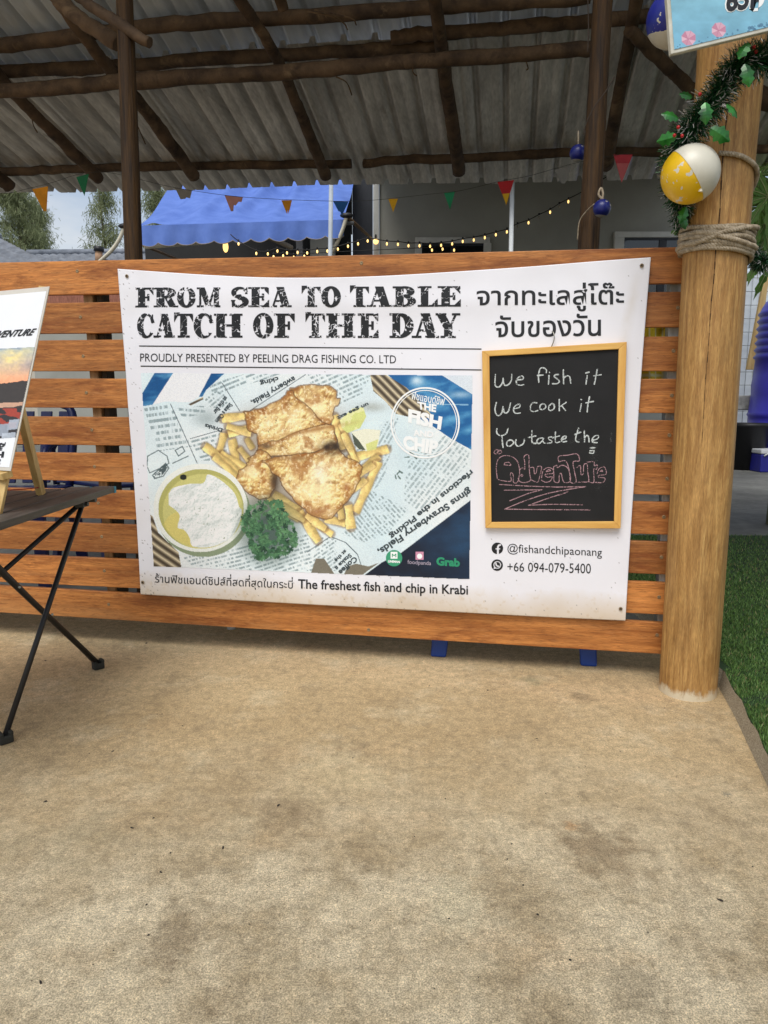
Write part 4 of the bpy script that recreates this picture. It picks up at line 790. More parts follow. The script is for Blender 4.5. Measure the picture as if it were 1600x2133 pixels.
# ================================================================== FRONT POST, ROPES, FLOATS, GARLAND, PRICE SIGN
PY = 2.005
def pc(y):                                   # post centre line in photo pixels
    return np.interp(y, [-200, 150, 340, 520, 950, 1300, 1440], [1539, 1521, 1503.5, 1490.5, 1464.5, 1442, 1432])
PR = .0805
ax_y = [1436, 1300, 1120, 950, 730, 520, 340, 150, -40, -250]
axp = [at(pc(y), y, PY) for y in ax_y]; axp[0] = np.array([axp[0][0], PY, -.02]); 
for p in axp: p[1] = PY
def pax(z): zz = [p[2] for p in axp]; return np.array([np.interp(z, zz, [p[0] for p in axp]), PY, z])
post = thing('round_post', 'thick round golden wooden post standing at the right end of the slat fence', 'post', axp[0])
g = np.random.default_rng(5); path = [pax(z) for z in np.linspace(-.02, axp[-1][2], 60)]
mb = MB(); vs = []; n = 48
for i, p in enumerate(path):
    for k in range(n):
        th = 2*math.pi*k/n; r = PR*(1+.012*math.sin(2*th+p[2]*1.3)+.008*math.sin(5*th+p[2]*.8)+.004*math.sin(9*th-p[2]*2))+sum(h_*math.exp(-((p[2]-z_)/sz_)**2-(((th-t_+math.pi) % 6.2832-math.pi)/st_)**2) for z_, t_, sz_, st_, h_ in ((.62, -1.05, .05, .25, .004), (.30, -.75, .12, .22, -.005), (.18, -1.3, .03, .16, .005), (1.02, -1.9, .05, .2, .003), (.9, -1.2, .09, .2, -.003), (1.35, -1.4, .06, .25, .003)))
        vs.append(p+np.array([r*math.cos(th), r*math.sin(th), 0]))
fs = [(i*n+k, i*n+(k+1) % n, (i+1)*n+(k+1) % n, (i+1)*n+k) for i in range(59) for k in range(n)]+[tuple(range(59*n, 60*n))]
mb.add(vs, fs, True)
m = m_postw.copy(); t = m.node_tree; L = t.links.new; p_ = t.nodes['Principled BSDF']; c0 = p_.inputs['Base Color'].links[0].from_socket
tcn = [q for q in t.nodes if q.type == 'TEX_COORD'][0]; sx = t.nodes.new('ShaderNodeSeparateXYZ'); L(tcn.outputs['Object'], sx.inputs[0])
nq = t.nodes.new('ShaderNodeTexNoise'); nq.inputs['Scale'].default_value = 30; nq.inputs['Detail'].default_value = 9; nq.inputs['Roughness'].default_value = .75
v2 = t.nodes.new('ShaderNodeVectorMath'); v2.operation = 'MULTIPLY'; v2.inputs[1].default_value = (1.5, 1.5, .9); L(tcn.outputs['Object'], v2.inputs[0]); L(v2.outputs[0], nq.inputs['Vector'])
ad = t.nodes.new('ShaderNodeMath'); ad.operation = 'MULTIPLY_ADD'; ad.inputs[1].default_value = .085; L(nq.outputs['Fac'], ad.inputs[0]); L(sx.outputs['Z'], ad.inputs[2])
rp = t.nodes.new('ShaderNodeValToRGB'); rp.color_ramp.elements[0].position = .073; rp.color_ramp.elements[1].position = .093; rp.color_ramp.elements[0].color = (1, 1, 1, 1); rp.color_ramp.elements[1].color = (0, 0, 0, 1)
L(ad.outputs[0], rp.inputs[0]); mx2 = t.nodes.new('ShaderNodeMix'); mx2.data_type = 'RGBA'; L(rp.outputs[0], mx2.inputs['Factor']); L(c0, mx2.inputs['A']); mx2.inputs['B'].default_value = lin(206, 194, 168)
L(mx2.outputs['Result'], p_.inputs['Base Color'])
mb.build('trunk', m, post)
def onpost(px, py, lift=0.0):               # nearest point of the post surface along the sight line
    d = rays(px, py); c = pax(1.0)
    for _ in range(4):
        a = d[0]**2+d[1]**2; b = -2*(d[0]*c[0]+d[1]*c[1]); e = c[0]**2+c[1]**2-(PR+lift)**2; q = b*b-4*a*e
        tt = (-b-math.sqrt(max(q, 0)))/(2*a); P = CAM+d*tt; c = pax(P[2])
    return P
ck = spline([onpost(x, y, .0012) for x, y in ((1521, 190), (1511, 270), (1505, 340), (1499, 450), (1491, 520), (1488, 570), (1481, 640), (1476, 720), (1470, 790), (1466, 860), (1462, 930))], 6)
mb = MB()
for i in range(len(ck)-1):
    w0 = .0011*(1-i/len(ck))**.6+.0002; wv = np.array([w0*(1+.5*math.sin(i*1.9)), 0, 0]); mb.add([ck[i]-wv, ck[i]+wv, ck[i+1]+wv, ck[i+1]-wv], [(0, 1, 2, 3)])
mb.build('crack', M('dark crack', lin(58, 36, 18), .9), post)
# ropes
m_rope = M('weathered rope', lin(186, 172, 150), .9, col2=lin(134, 120, 98), vs=60, bump=.0008, bs=500)
def rope(path, rad, name, mat=m_rope, parent=None, lay=.022, **kw):
    P = spline(path, 4) if len(path) < 400 else path
    # resample evenly
    P = np.array(P); d = np.concatenate([[0], np.cumsum(np.linalg.norm(np.diff(P, axis=0), axis=1))]); k = max(8, int(d[-1]/.0032)); tt = np.linspace(0, d[-1], k)
    Q = np.stack([np.interp(tt, d, P[:, i]) for i in range(3)], 1); T = np.gradient(Q, axis=0); T /= np.linalg.norm(T, axis=1)[:, None]
    A = np.cross(T, [0, 0.3, 1.0]); A /= np.linalg.norm(A, axis=1)[:, None]; B = np.cross(T, A); mb = MB()
    for s in range(3):
        th = tt/lay*6.2832+s*2.094; C = Q+(A*np.cos(th)[:, None]+B*np.sin(th)[:, None])*rad*.52; mb.tube(list(C), rad*.56, 6, True, 0)
    return mb.build(name, mat, parent, **kw)
def around(th, z, r): c = pax(z); return c+np.array([r*math.sin(th), -r*math.cos(th), 0])     # th 0 = towards the camera
zc = lambda y: onpost(1490, y)[2]
coil = thing('rope_coil', 'beige twisted rope wound many times around the golden round post', 'rope', pax(zc(490)))
lev = [468, 476, 484, 489, 496, 501, 508, 512]
path = []
for k, y in enumerate(lev):
    for j in range(24):
        f = j/24; yy = y+(lev[min(k+1, 7)]-y)*f; th = -math.pi+2*math.pi*f
        dz = -.006*math.sin(th)+.0035*math.sin(3*th+k*2.1)
        path.append(around(th, zc(yy+2)+dz, PR+.0085+(.004 if k in (3, 5) else 0)+.002*math.sin(th*2+k)))
rope(path, .0066, 'rope_turns', parent=coil)
rope([around(th, zc(y)-.004*math.sin(th), PR+.017) for th, y in ((-1.5, 500), (-.9, 505), (-.2, 487), (.5, 474), (1.0, 468), (1.5, 463), (2.2, 468))], .0066, 'crossing_turn', parent=coil)
rope([around(th, zc(y), PR+.017) for th, y in ((-1.6, 478), (-.8, 483), (-.1, 500), (.5, 511), (1.1, 512), (1.6, 500), (2.0, 492))], .0066, 'crossing_turn', parent=coil)
rope([around(th, zc(y), PR+.008) for th, y in ((-2.2, 505), (-1.5, 512), (-.8, 514), (0, 520), (.7, 526), (1.2, 529), (1.6, 534), (2.3, 530))], .0066, 'loose_turn', parent=coil)
# yellow and white float
def two_tone(name, ca, cb, axis, thr):
    m = M(name, cb, .38, col2=tuple(c*.86 for c in cb[:3])+(1,), vs=9, bump=.0004, bs=40, spec=.5); t = m.node_tree; L = t.links.new; p = t.nodes['Principled BSDF']; c0 = p.inputs['Base Color'].links[0].from_socket
    tcn = [q for q in t.nodes if q.type == 'TEX_COORD'][0]; dp = t.nodes.new('ShaderNodeVectorMath'); dp.operation = 'DOT_PRODUCT'; dp.inputs[1].default_value = axis; L(tcn.outputs['Object'], dp.inputs[0])
    nq = t.nodes.new('ShaderNodeTexNoise'); nq.inputs['Scale'].default_value = 55; nq.inputs['Detail'].default_value = 6; L(tcn.outputs['Object'], nq.inputs['Vector'])
    r1 = t.nodes.new('ShaderNodeMath'); r1.operation = 'GREATER_THAN'; r1.inputs[1].default_value = thr; L(dp.outputs['Value'], r1.inputs[0])
    r2 = t.nodes.new('ShaderNodeMath'); r2.operation = 'LESS_THAN'; r2.inputs[1].default_value = .635; L(nq.outputs['Fac'], r2.inputs[0])
    r3 = t.nodes.new('ShaderNodeMath'); r3.operation = 'MULTIPLY'; L(r1.outputs[0], r3.inputs[0]); L(r2.outputs[0], r3.inputs[1])
    x = t.nodes.new('ShaderNodeMix'); x.data_type = 'RGBA'; L(r3.outputs[0], x.inputs['Factor']); L(c0, x.inputs['A']); x.inputs['B'].default_value = ca; L(x.outputs['Result'], p.inputs['Base Color']); return m
def buoy(name, c, r, mat, axis, thr, label, cat, group=None, sc_=(1, 1, 1.02)):
    t = thing(name, label, cat, c, group); MB().ball(c, r, 48, 32, sc_).build('shell', mat, t)
    a = np.array(axis)/np.linalg.norm(axis); e1 = np.cross(a, Z); e1 /= np.linalg.norm(e1); e2 = np.cross(a, e1); q = math.sqrt(max(r*r-thr*thr, 1e-6))*1.004
    MB().tube([c+a*thr+(e1*math.cos(k*.1309)+e2*math.sin(k*.1309))*q for k in range(49)], r*.012, 6, False).build('moulding_seam', M('seam '+name, lin(214, 208, 186), .5), t)
    return t
bc = at(1438, 363, 1.86); ax = np.array([-.79, .25, -.56]); ax /= np.linalg.norm(ax); br = .069
fl = buoy('fishing_float', bc, br, two_tone('yellow white float', lin(228, 184, 14), lin(214, 210, 194), tuple(ax), br*.09), ax, br*.09, 'round yellow and white fishing float tied to the golden post', 'float', sc_=(1, 1, 1.0))
MB().lathe(bc+np.array([.008, -.0465, -.0498]), [(.0, .004), (.004, .003), (.005, -.004)], 12).build('nub', M('float nub', lin(214, 206, 180), .5), fl)
rope([around(th, z, PR+.006) for th, z in ((-.5, onpost(1490, 322)[2]), (0, onpost(1500, 327)[2]), (.5, onpost(1530, 336)[2]), (1.0, onpost(1555, 350)[2]), (1.45, onpost(1565, 372)[2]), (2.0, onpost(1565, 372)[2]-.03), (2.8, onpost(1565, 372)[2]-.02))], .0062, 'tie_rope', parent=fl)
# blue float behind the sign
b2 = at(1403, 40, 1.86); ax2 = np.array([.05, -.25, .96]); ax2 /= np.linalg.norm(ax2)
buoy('fishing_float', b2, .062, two_tone('blue white float', lin(22, 34, 128), lin(196, 192, 178), tuple(ax2), -.034), ax2, -.034, 'chipped dark blue fishing float half hidden behind the blue price sign', 'float')
# price sign
SY = 1.755
sign = thing('price_sign', 'pale blue price sign with pink umbrellas and a white edge above the garland', 'sign', at(1500, 85, SY))
SQ = [(1384.5, -60), (1398, 113), (1690, 43), (1690, -130)]
SI = [(1392, -60), (1404.5, 103.5), (1690, 35), (1690, -130)]
sp_ = lambda off: (lambda px, py: at(px, py, SY-off))
MB().slab([at(*p, SY) for p in SQ], (0, .014, 0)).build('sign_panel', M('sign edge', lin(214, 212, 200), .5, col2=lin(188, 184, 168), vs=20), sign, bevel=.0015)
SCv = Canvas(1380, -130, 1692, 114, 1.5); tt = np.clip((SCv.Y+60)/160, 0, 1)[..., None]
SCv.img = np.array([142, 196, 214])*(1-tt)+np.array([120, 176, 204])*tt; SCv.img *= (1+.22*(noise(SCv.X, SCv.Y*1.6, 30, 4, 5)-.5))[..., None]
for k in range(60):
    a = 1404+NR.uniform(0, 280); b = 106-(a-1404)*.245-NR.uniform(0, 8)**1.2; SCv.paint(np.hypot(SCv.X-a, SCv.Y-b) < NR.uniform(.6, 2.4)*(1.7 if a > 1540 else 1), (74, 112, 142), .7)
for cx, cy in ((1434.5, 79.5), (1497.5, 62)):
    P = [(cx+16*math.cos(k*.785+.3)*(1 if k % 2 else .96), cy+16*math.sin(k*.785+.3)) for k in range(8)]; hub = (cx-1+(1 if cx > 1450 else -1)*0, cy+2)
    for k in range(8):
        sh = .5+.5*math.sin(k*2.4+1); SCv.paint(SCv.poly([hub, P[k], P[(k+1) % 8]]), np.array([196, 132, 158])*(1-sh)+np.array([226, 186, 202])*sh)
        SCv.paint(SCv.dist([hub, P[k]]) < .45, (178, 112, 138), .6)
inn = SCv.poly(SI); qd = grid_quads(SCv.w, SCv.h); keep = inn.ravel()[qd].all(1)
sf = obj_np('sign_print', sp_(.0012)(SCv.X.ravel(), SCv.Y.ravel()), qd[keep], m_print, sign, True, to_lin(SCv.img, 1.0).reshape(-1, 3))
text_mesh('price_outline', '65฿', [(1508, -28), (1592, -44), (1595, 21), (1513, 30)], sp_(.0018), m_lw, sign, .07, .12); text_mesh('price_lettering', '65฿', [(1511, -26), (1590, -41), (1592, 18), (1516, 28)], sp_(.0024), M('price ink', lin(34, 36, 44), .5), sign, .035, .12)
# tinsel garland
gar = thing('tinsel_garland', 'dark green tinsel garland with holly leaves wound round the golden post', 'garland', onpost(1480, 300))
gp = [at(1640, 96, 1.83), at(1590, 122, 1.82), at(1545, 128, 1.82), at(1515, 165, 1.835), at(1490, 205, 1.84), at(1462, 240, 1.845), at(1440, 268, 1.86), at(1420, 300, 1.875), at(1408, 330, 1.91), at(1412, 380, 1.95), at(1420, 430, 1.98), at(1427, 470, 2.04), at(1450, 490, 2.1), at(1520, 505, 2.12), at(1560, 520, 2.09), at(1582, 545, 2.04), at(1592, 540, 2.0)]
G = np.array(spline(gp, 12)); Gd = np.concatenate([[0], np.cumsum(np.linalg.norm(np.diff(G, axis=0), axis=1))])
def tinsel(n, r0, r1, wd, seed):
    g = np.random.default_rng(seed); t = g.uniform(0, Gd[-1], n); C = np.stack([np.interp(t, Gd, G[:, i]) for i in range(3)], 1)
    thin = np.clip(np.interp(t/Gd[-1], [0, .45, .58, 1], [1, 1, .62, .6]), 0, 1)
    d = g.normal(0, 1, (n, 3)); d /= np.linalg.norm(d, axis=1)[:, None]; L_ = g.uniform(.6, 1.0, n)*thin; a = C+d*(r0*L_)[:, None]; b = C+d*(r1*L_)[:, None]+g.normal(0, .004, (n, 3))-np.array([0, 0, .004])
    sd2 = np.cross(d, g.normal(0, 1, (n, 3))); sd2 /= np.linalg.norm(sd2, axis=1)[:, None]; sd2 *= wd
    return np.stack([a-sd2, a+sd2, b+sd2*.7, b-sd2*.7], 1).reshape(-1, 3), np.arange(n*4).reshape(-1, 4)
m_tin = M('green foil', lin(40, 96, 50), .3, .4, col2=lin(14, 40, 24), vs=60, spec=.6)
co, q = tinsel(11000, .0, .052, .0010, 1); obj_np('green_tinsel', co, q, m_tin, gar)
co, q = tinsel(2600, .038, .056, .0009, 2); obj_np('silver_tips', co, q, M('silver foil', lin(196, 192, 186), .35, .4, spec=.6), gar)
MB().tube(list(G), .004, 6).build('garland_wire', M('garland wire', lin(16, 30, 18), .6), gar)
m_holly = M('holly foil', lin(46, 128, 44), .3, .15, col2=lin(14, 62, 22), vs=30, spec=.6)
def holly(px, py, Y, size, ang, roll, parent):
    c = at(px, py, Y); size = size*1.22; out = []
    n = 7
    for k in range(n+1): t = k/n; w_ = math.sin(math.pi*min(.98, t*.94+.04))**.8*.36*(1.0 if k % 2 else .66); out.append((t, w_))
    up = [(t, w_) for t, w_ in out]; dn = [(t, -w_) for t, w_ in out]
    ca, sa = math.cos(R(ang)), math.sin(R(ang)); cr_, sr = math.cos(R(roll)), math.sin(R(roll)); vs = []; fs = []
    for i, (t, w_) in enumerate(out):
        for s in (-1, 0, 1):
            x, y, z = t*size, s*w_*size, (-.25*abs(s)*w_+.12*math.sin(t*3))*size; y, z = y*cr_-z*sr, y*sr+z*cr_
            vs.append(c+np.array([x*ca-y*sa, -z-.004, x*sa+y*ca]))
    for i in range(n):
        for s in range(2): fs.append((i*3+s, i*3+s+1, i*3+s+4, i*3+s+3))
    MB().add(vs, fs, False).build('holly_leaf', m_holly, parent)
for a in ((1412, 250, 1.82, .036, 165, 20), (1408, 285, 1.82, .04, 195, -20), (1468, 215, 1.795, .04, -85, 10), (1478, 268, 1.80, .046, -32, 15), (1512, 218, 1.80, .034, -50, -30), (1550, 135, 1.775, .042, -75, 0), (1558, 90, 1.775, .034, -120, 30), (1440, 205, 1.83, .026, 165, 10), (1428, 432, 1.93, .034, -110, 10), (1418, 450, 1.95, .03, -70, 0)): holly(*a, gar)
for x, y in ((1413, 265), (1405, 282), (1421, 283), (1458, 196), (1545, 117), (1571, 98), (1575, 108), (1560, 92)): MB().ball(at(x, y, 1.795), .0042, 10, 8).build('berry', M('red berry', lin(176, 26, 30), .3), gar) if 'red berry' not in bpy.data.materials else MB().ball(at(x, y, 1.795), .0042, 10, 8).build('berry', bpy.data.materials['red berry'], gar)

# ================================================================== CAMP TABLE, EASEL, POSTER
TZ = .594
tb = thing('camp_table', 'low folding camp table with black crossed legs in front of the fence', 'table', ground(12, 1550))
m_tt = M('dark slat top', lin(84, 78, 72), .6, col2=lin(58, 54, 50), vs=7, stretch=(8, .8, 8), bump=.0006, bs=40); m_teal = M('teal end cap', lin(20, 128, 158), .5)
tg = lambda x, y: ground(x, y, TZ)
e0, e1 = tg(240, 1013), tg(0, 1088); dv = (e0-e1)/np.linalg.norm(e0-e1); sv = np.array([-dv[1], dv[0], 0]); sv = sv if sv[0] < 0 else -sv
far_ends = [e0]; wsl = .062
for k in range(9):
    en = e0+sv*(k*(wsl+.006))-dv*(.0 if k < 2 else .06 if k == 2 else .10); en = en-dv*(0.012*k if k < 2 else 0); stt = en-dv*(.98 if k < 2 else .88); stt[2] = TZ; en[2] = TZ
    a = [stt, en, en+sv*wsl, stt+sv*wsl]; so_ = MB().slab(a, (0, 0, -.018)).build('table_slat', m_tt, tb, bevel=.002)
    if k < 2: MB().slab([en-Z*.0004-sv*.0012-dv*.009, en+dv*.004-Z*.0004-sv*.0012, en+dv*.004+sv*(wsl-.002)-Z*.0004, en+sv*(wsl-.002)-Z*.0004-dv*.009], (0, 0, -.019)).build('end_cap', m_teal, so_)
tr = [e0-dv*.10+sv*.02-Z*.026, e0-dv*.10+sv*.60-Z*.026]; MB().tube(tr, .009, 10).build('cross_rail', m_dark, tb)
Fa, Fb = ground(12, 1547), ground(205, 1393)
J = at(171, 1046, e0[1]-.10)
def bar(p, q, r=.0072, name='leg'): return MB().tube([p, q], r, 10).build(name, m_dark, tb)
mb = MB(); mb.box(J+Z*.002, dv*.022, sv*.012, Z*.016); mb.tube([J-sv*.018-Z*.004, J+sv*.018-Z*.004], .008, 10); mb.build('joint_bracket', m_dark, tb, bevel=.003)
mid = at(112, 1285, (Fa[1]*.5+J[1]*.5)); up_ = Z*.018
bar(J-Z*.008, Fa+up_)
Bt = at(-190, 1010, 1.66); bar(Bt, Fb+up_, .0085)
bar(Bt+np.array([.0, .035, -.005]), Fb+up_+np.array([-.012, .0, .004]), .0055, 'brace')
Lc = ground(-330, 1500); bar(J-Z*.01+sv*.012, Lc+up_)
for F in (Fa, Fb, Lc):
    f = MB(); d1 = np.array([.7, .7, 0]); d2 = np.array([-.7, .7, 0]); f.box(F+Z*.011, d1*.017, d2*.014, Z*.0105)
    f.box(F+Z*.024+d1*.0115, d1*.006, d2*.013, Z*.007); f.box(F+Z*.024-d1*.0115, d1*.006, d2*.013, Z*.007); f.build('rubber_foot', M('foot rubber', lin(46, 46, 40), .8, bump=.002, bs=90) if 'foot rubber' not in bpy.data.materials else bpy.data.materials['foot rubber'], tb, bevel=.004)
for x, y, Yk in ((41, 1223, 1.83), (109, 1280, 1.87)): MB().ball(at(x, y, Yk-.02), .0035, 8, 6).build('rivet', m_steel, tb)
# poster
BRp = at(22, 981, 1.62); ua = R(25); pu = np.array([math.cos(ua), -math.sin(ua), 0]); pn = np.array([-math.sin(ua), -math.cos(ua), 0]); tl = R(22)
pw = math.cos(tl)*Z-math.sin(tl)*pn; pnn = np.cross(pu, pw); pnn = pnn if pnn[1] < 0 else -pnn
dT = rays(103, 596.5); A = np.array([pw, -dT]).T; 

def prj(P):
    v = np.asarray(P)-CAM; zf = v[1]*CP-v[2]*SP; return 800+FPX*v[0]/zf, 1066.5-FPX*(v[1]*SP+v[2]*CP)/zf
PH = .43; best = None
for deg in np.linspace(2, 34, 161):
    pw_ = math.cos(R(deg))*Z-math.sin(R(deg))*pn; lo_, hi_ = .2, .8
    for _ in range(40):
        md = (lo_+hi_)/2
        if prj(BRp+pw_*md)[1] > 596.5: lo_ = md
        else: hi_ = md
    e_ = abs(prj(BRp+pw_*md)[0]-103)
    if best is None or e_ < best[0]: best = (e_, pw_, md)
pw, PH = best[1], best[2]; pnn = np.cross(pu, pw); pnn = pnn if pnn[1] < 0 else -pnn
posm = lambda off: (lambda px, py: hit(px, py, BRp, pnn, off))
TRp = BRp+pw*PH; PWd = .30
pst = thing('poster', 'laminated white poster with a sunset photo and the word adventure on an easel', 'poster', BRp)
MB().slab([BRp, TRp, TRp-pu*PWd, BRp-pu*PWd], -pnn*.0016).build('laminate', M('clear laminate', lin(205, 200, 190), .2, col2=lin(190, 184, 172), vs=5), pst)
mg = .006; q = [BRp-pu*mg+pw*.008, TRp-pu*mg-pw*.012, TRp-pu*PWd+pu*mg-pw*.012, BRp-pu*PWd+pu*mg+pw*.008]
MB().slab([p+pnn*.0006 for p in q], -pnn*.0004).build('paper', M('poster paper', lin(232, 234, 236), .3, col2=lin(226, 228, 231), vs=5, coat=.4), pst)
pp = lambda u, v, o=.0014: BRp-pu*u+pw*v+pnn*o               # u leftwards from the right edge, v up from the bottom
def pquad(px, py, o=.0014): return posm(o)(px, py)
text_mesh('poster_lettering', 'REEL ADVENTURE', [(-118, 696), (72, 684), (68, 698), (-122, 712)], posm(.0016), m_ink, pst, .03, .10) if False else text_mesh('poster_lettering', 'ADVENTURE', [(-30, 691), (72.5, 684), (70.5, 698.5), (-32, 705.5)], posm(.0016), m_ink, pst, .03, .10)
PCv = Canvas(-190, 715, 80, 920, 1.0); X, Y = PCv.X, PCv.Y; yy = Y-725+(X-73)*.03
t = np.clip(yy/75, 0, 1)[..., None]; PCv.img = np.array([150, 166, 178])*(1-t)+np.array([240, 170, 120])*t
nn = noise(X, Y*1.7, 34, 5, 5); glow = np.exp(-((X-28)/38)**2-((yy-18)/34)**2); PCv.paint(np.clip((nn-.42)*3, 0, 1)*glow, (252, 226, 140), .95); PCv.paint(np.clip((.52-nn)*3.4, 0, 1)*np.clip(1-yy/62, 0, 1), (98, 108, 124), .8)
PCv.paint(np.exp(-((yy-66)/9)**2), (242, 160, 122), .7); PCv.paint(yy > 78-10*noise(X, Y*0, 18, 7, 4)-8*np.clip((X-10)/60, 0, 1), (58, 52, 48)); PCv.paint((yy > 112) & (yy < 122+3*np.sin(X/9)), (214, 168, 140), .85)
PCv.paint((yy > 122), (48, 44, 44)); PCv.paint((noise(X, Y*2.5, 26, 15, 3) > .5) & (yy > 124) & (yy < 165), (172, 62, 44), .85)
for a, b, wd_, hg, c in ((20, 150, 26, 18, (168, 176, 188)), (-10, 160, 30, 22, (150, 158, 170)), (35, 175, 24, 20, (128, 138, 150)), (5, 178, 28, 26, (176, 184, 194)), (-60, 165, 34, 24, (140, 148, 160))): PCv.paint(PCv.poly([(a, 725+b), (a+wd_, 725+b-3), (a+wd_-4, 725+b+hg), (a-6, 725+b+hg+3)]), c, .9)
PCv.img *= (1+.14*(noise(X, Y, 4, 33, 3)-.5))[..., None]
inn = PCv.poly([(73, 722), (-150, 734), (-190, 925), (33, 911.5)]); qd = grid_quads(PCv.w, PCv.h); keep = inn.ravel()[qd].all(1)
o = obj_np('sunset_picture', posm(.0012)(X.ravel(), Y.ravel()), qd[keep], m_print, pst, True, to_lin(PCv.img, 1.05).reshape(-1, 3))
for s, quad in (('แอนด์ชิฟ', [(-22, 925), (12, 921), (11, 930), (-24, 935)]), ('THE', [(-24, 932), (6, 929), (4, 938), (-26, 941)]), ('FISH', [(-38, 944), (9, 940), (7, 953), (-40, 957)]), ('AND', [(-24, 957), (2, 955), (1, 962), (-26, 964)]), ('CHIP', [(-40, 965), (1, 962), (-2, 975), (-44, 978)])): text_mesh('poster_lettering', s, quad, posm(.0016), m_ink, pst, .05)
# easel
ez = thing('easel', 'small pale wooden tabletop easel holding the laminated poster', 'easel', tg(92, 1031))
m_ez = M('easel pine', lin(214, 182, 120), .55, col2=lin(178, 142, 82), vs=6, stretch=(8, 8, 1), bump=.0004)
foot = tg(86, 1030); topc = at(-20, 590, TRp[1]+.02); dirv = at(49, 880, 1.905)-foot; topq = foot+dirv*1.9
def stick(p, q, name, w_=.011, d_=.0065):
    a = (q-p)/np.linalg.norm(q-p); s1 = np.cross(a, [0, 1, 0.2]); s1 /= np.linalg.norm(s1); s2 = np.cross(a, s1); c = [p-s1*w_-s2*d_, p+s1*w_-s2*d_, p+s1*w_+s2*d_, p-s1*w_+s2*d_]
    return MB().hexa(c+[k+(q-p) for k in c]).build(name, m_ez, ez, bevel=.0012)
stick(foot, topq, 'rear_leg', .0085, .012)
for u_ in (.033, PWd-.05):
    b_ = BRp-pu*u_-pnn*.012; k = (b_[2]-TZ)/pw[2]; stick(b_-pw*k, b_+pw*(PH+.006), 'front_leg')
lb = BRp-pnn*.004-pw*.010; stick(lb-pu*.012+pnn*.0, lb-pu*(PWd-.02), 'ledge', .008, .014)
rc = tg(-40, 1032); cdp = spline([BRp-pu*.30-Z*.03, at(0, 1018.5, 1.80), at(30, 1020, 1.84), at(60, 1018, 1.88), foot+Z*.02], 6)
o = MB().tube(cdp, .0014, 6).build('red_cord', M('red cord', lin(168, 30, 34), .6)); tag(o, 'thin red cord stretched at the foot of the easel on the camp table', 'cord')

# ================================================================== SHELTER: logs, posts and corrugated roof
RS = R(14.0); DE = 2.62
E0p = NP(600, 383, DE); rdir = N*math.cos(RS)-Z*math.sin(RS); rn = np.cross(U, rdir); rn = rn if rn[2] > 0 else -rn
def RP(px, py, off=0.0): return hit(px, py, E0p, rn, off)            # on the roof plane, off metres above it
shel = thing('open_shelter', 'open shelter of rough logs under a corrugated metal roof behind the fence', 'shelter', loc(-1, .6, 0))
m_roof = M('old corrugated metal', lin(232, 228, 222), .38, .3, col2=lin(172, 168, 162), vs=1.6, stretch=(6, .7, 6), rotz=ANG, lo=.3, hi=.7, spec=.5, fine=.14)
stain_layer(m_roof, lin(110, 98, 84), 1.8, (7, .35, 7), .60, .68, .45, ANG)
m_roof2 = M('newer corrugated metal', lin(226, 232, 238), .35, .4, col2=lin(186, 192, 198), vs=1.6, stretch=(6, .7, 6), rotz=ANG, lo=.3, hi=.7, spec=.5)
def rsheet(name, sA, sB, dA, dB, lift, mat, pitch=.155, seed=0, skew=0.0):
    g = np.random.default_rng(seed); prof = [(0, 0), (.30, .0), (.34, .004), (.38, 0), (.70, 0), (.745, .034), (.89, .034), (.935, 0)]
    ss, hh = [], []; k = sA
    while k < sB:
        for a, h in prof: ss.append(k+a*pitch); hh.append(h)
        k += pitch
    ss = np.array(ss); hh = np.array(hh); L = np.linspace(0, 1, 14); co = []
    for t in L:
        d = dA+(dB(ss) if callable(dB) else dB-0*ss)*t-dA*t if callable(dB) else dA+(dB-dA)*t+0*ss
        if t in (0, 1): d = d+.006*np.repeat(g.normal(0, 1, len(ss)//8+1), 8)[:len(ss)]
        P = E0p+np.outer(ss-sd_(E0p)[0], U)+np.outer((d-DE)/math.cos(RS), rdir)+np.outer(hh+lift+.006*np.sin(ss*2.3+t*5), rn); co.append(P)
    co = np.concatenate(co); return obj_np(name, co, grid_quads(len(ss), 14), mat, shel)
eA, eB = sd_(RP(0, 403)), sd_(RP(1150, 377))
eave = lambda s: eA[1]+(eB[1]-eA[1])*(s-eA[0])/(eB[0]-eA[0])
lapd = sd_(RP(600, 96))[1]
rsheet('roof_sheet', -7.5, 6.5, lapd, eave, 0, m_roof, seed=2); rsheet('roof_sheet', -7.5, 6.5, -.5, lapd+.16, .05, m_roof2, seed=3)
def log(pts, rpx, off, name, wob=.05, seed=0, ends=None, plane=None, mat=None):
    f = plane or (lambda x, y: RP(x, y, off)); P = [f(*p) for p in pts]
    r = [rpx/1480*np.dot(p-CAM, [0, CP, -SP]) for p in P]; Q = spline(P, 7); rr = list(np.interp(np.linspace(0, 1, len(Q)), np.linspace(0, 1, len(P)), r))
    g = np.random.default_rng(seed); kn = 1+.09*np.exp(-((np.arange(len(Q))[:, None]-g.uniform(0, len(Q), 4))/1.1)**2).sum(1)
    Q = [q+rn*g.normal(0, .0025) for q in Q]; return MB().tube(Q, list(np.array(rr)*kn), 12, True, wob*1.25, True, seed).build(name, mat or m_log, shel)
log([(-160, 108), (0, 95), (120, 80), (245, 62), (420, 46), (620, 35), (800, 22), (1000, 9), (1230, -8)], 14, -.035, 'purlin', seed=1)
log([(-160, 160), (0, 149), (150, 143), (250, 137), (420, 124), (640, 112), (800, 103), (912, 96)], 12.5, -.035, 'purlin', seed=2)
log([(815, 78), (900, 70), (1020, 62), (1120, 53), (1240, 44), (1480, 22)], 13, -.03, 'purlin', seed=3)
log([(-160, 367), (0, 359), (150, 352), (300, 347), (460, 345), (600, 343), (732, 341)], 8.5, -.03, 'purlin', seed=4)
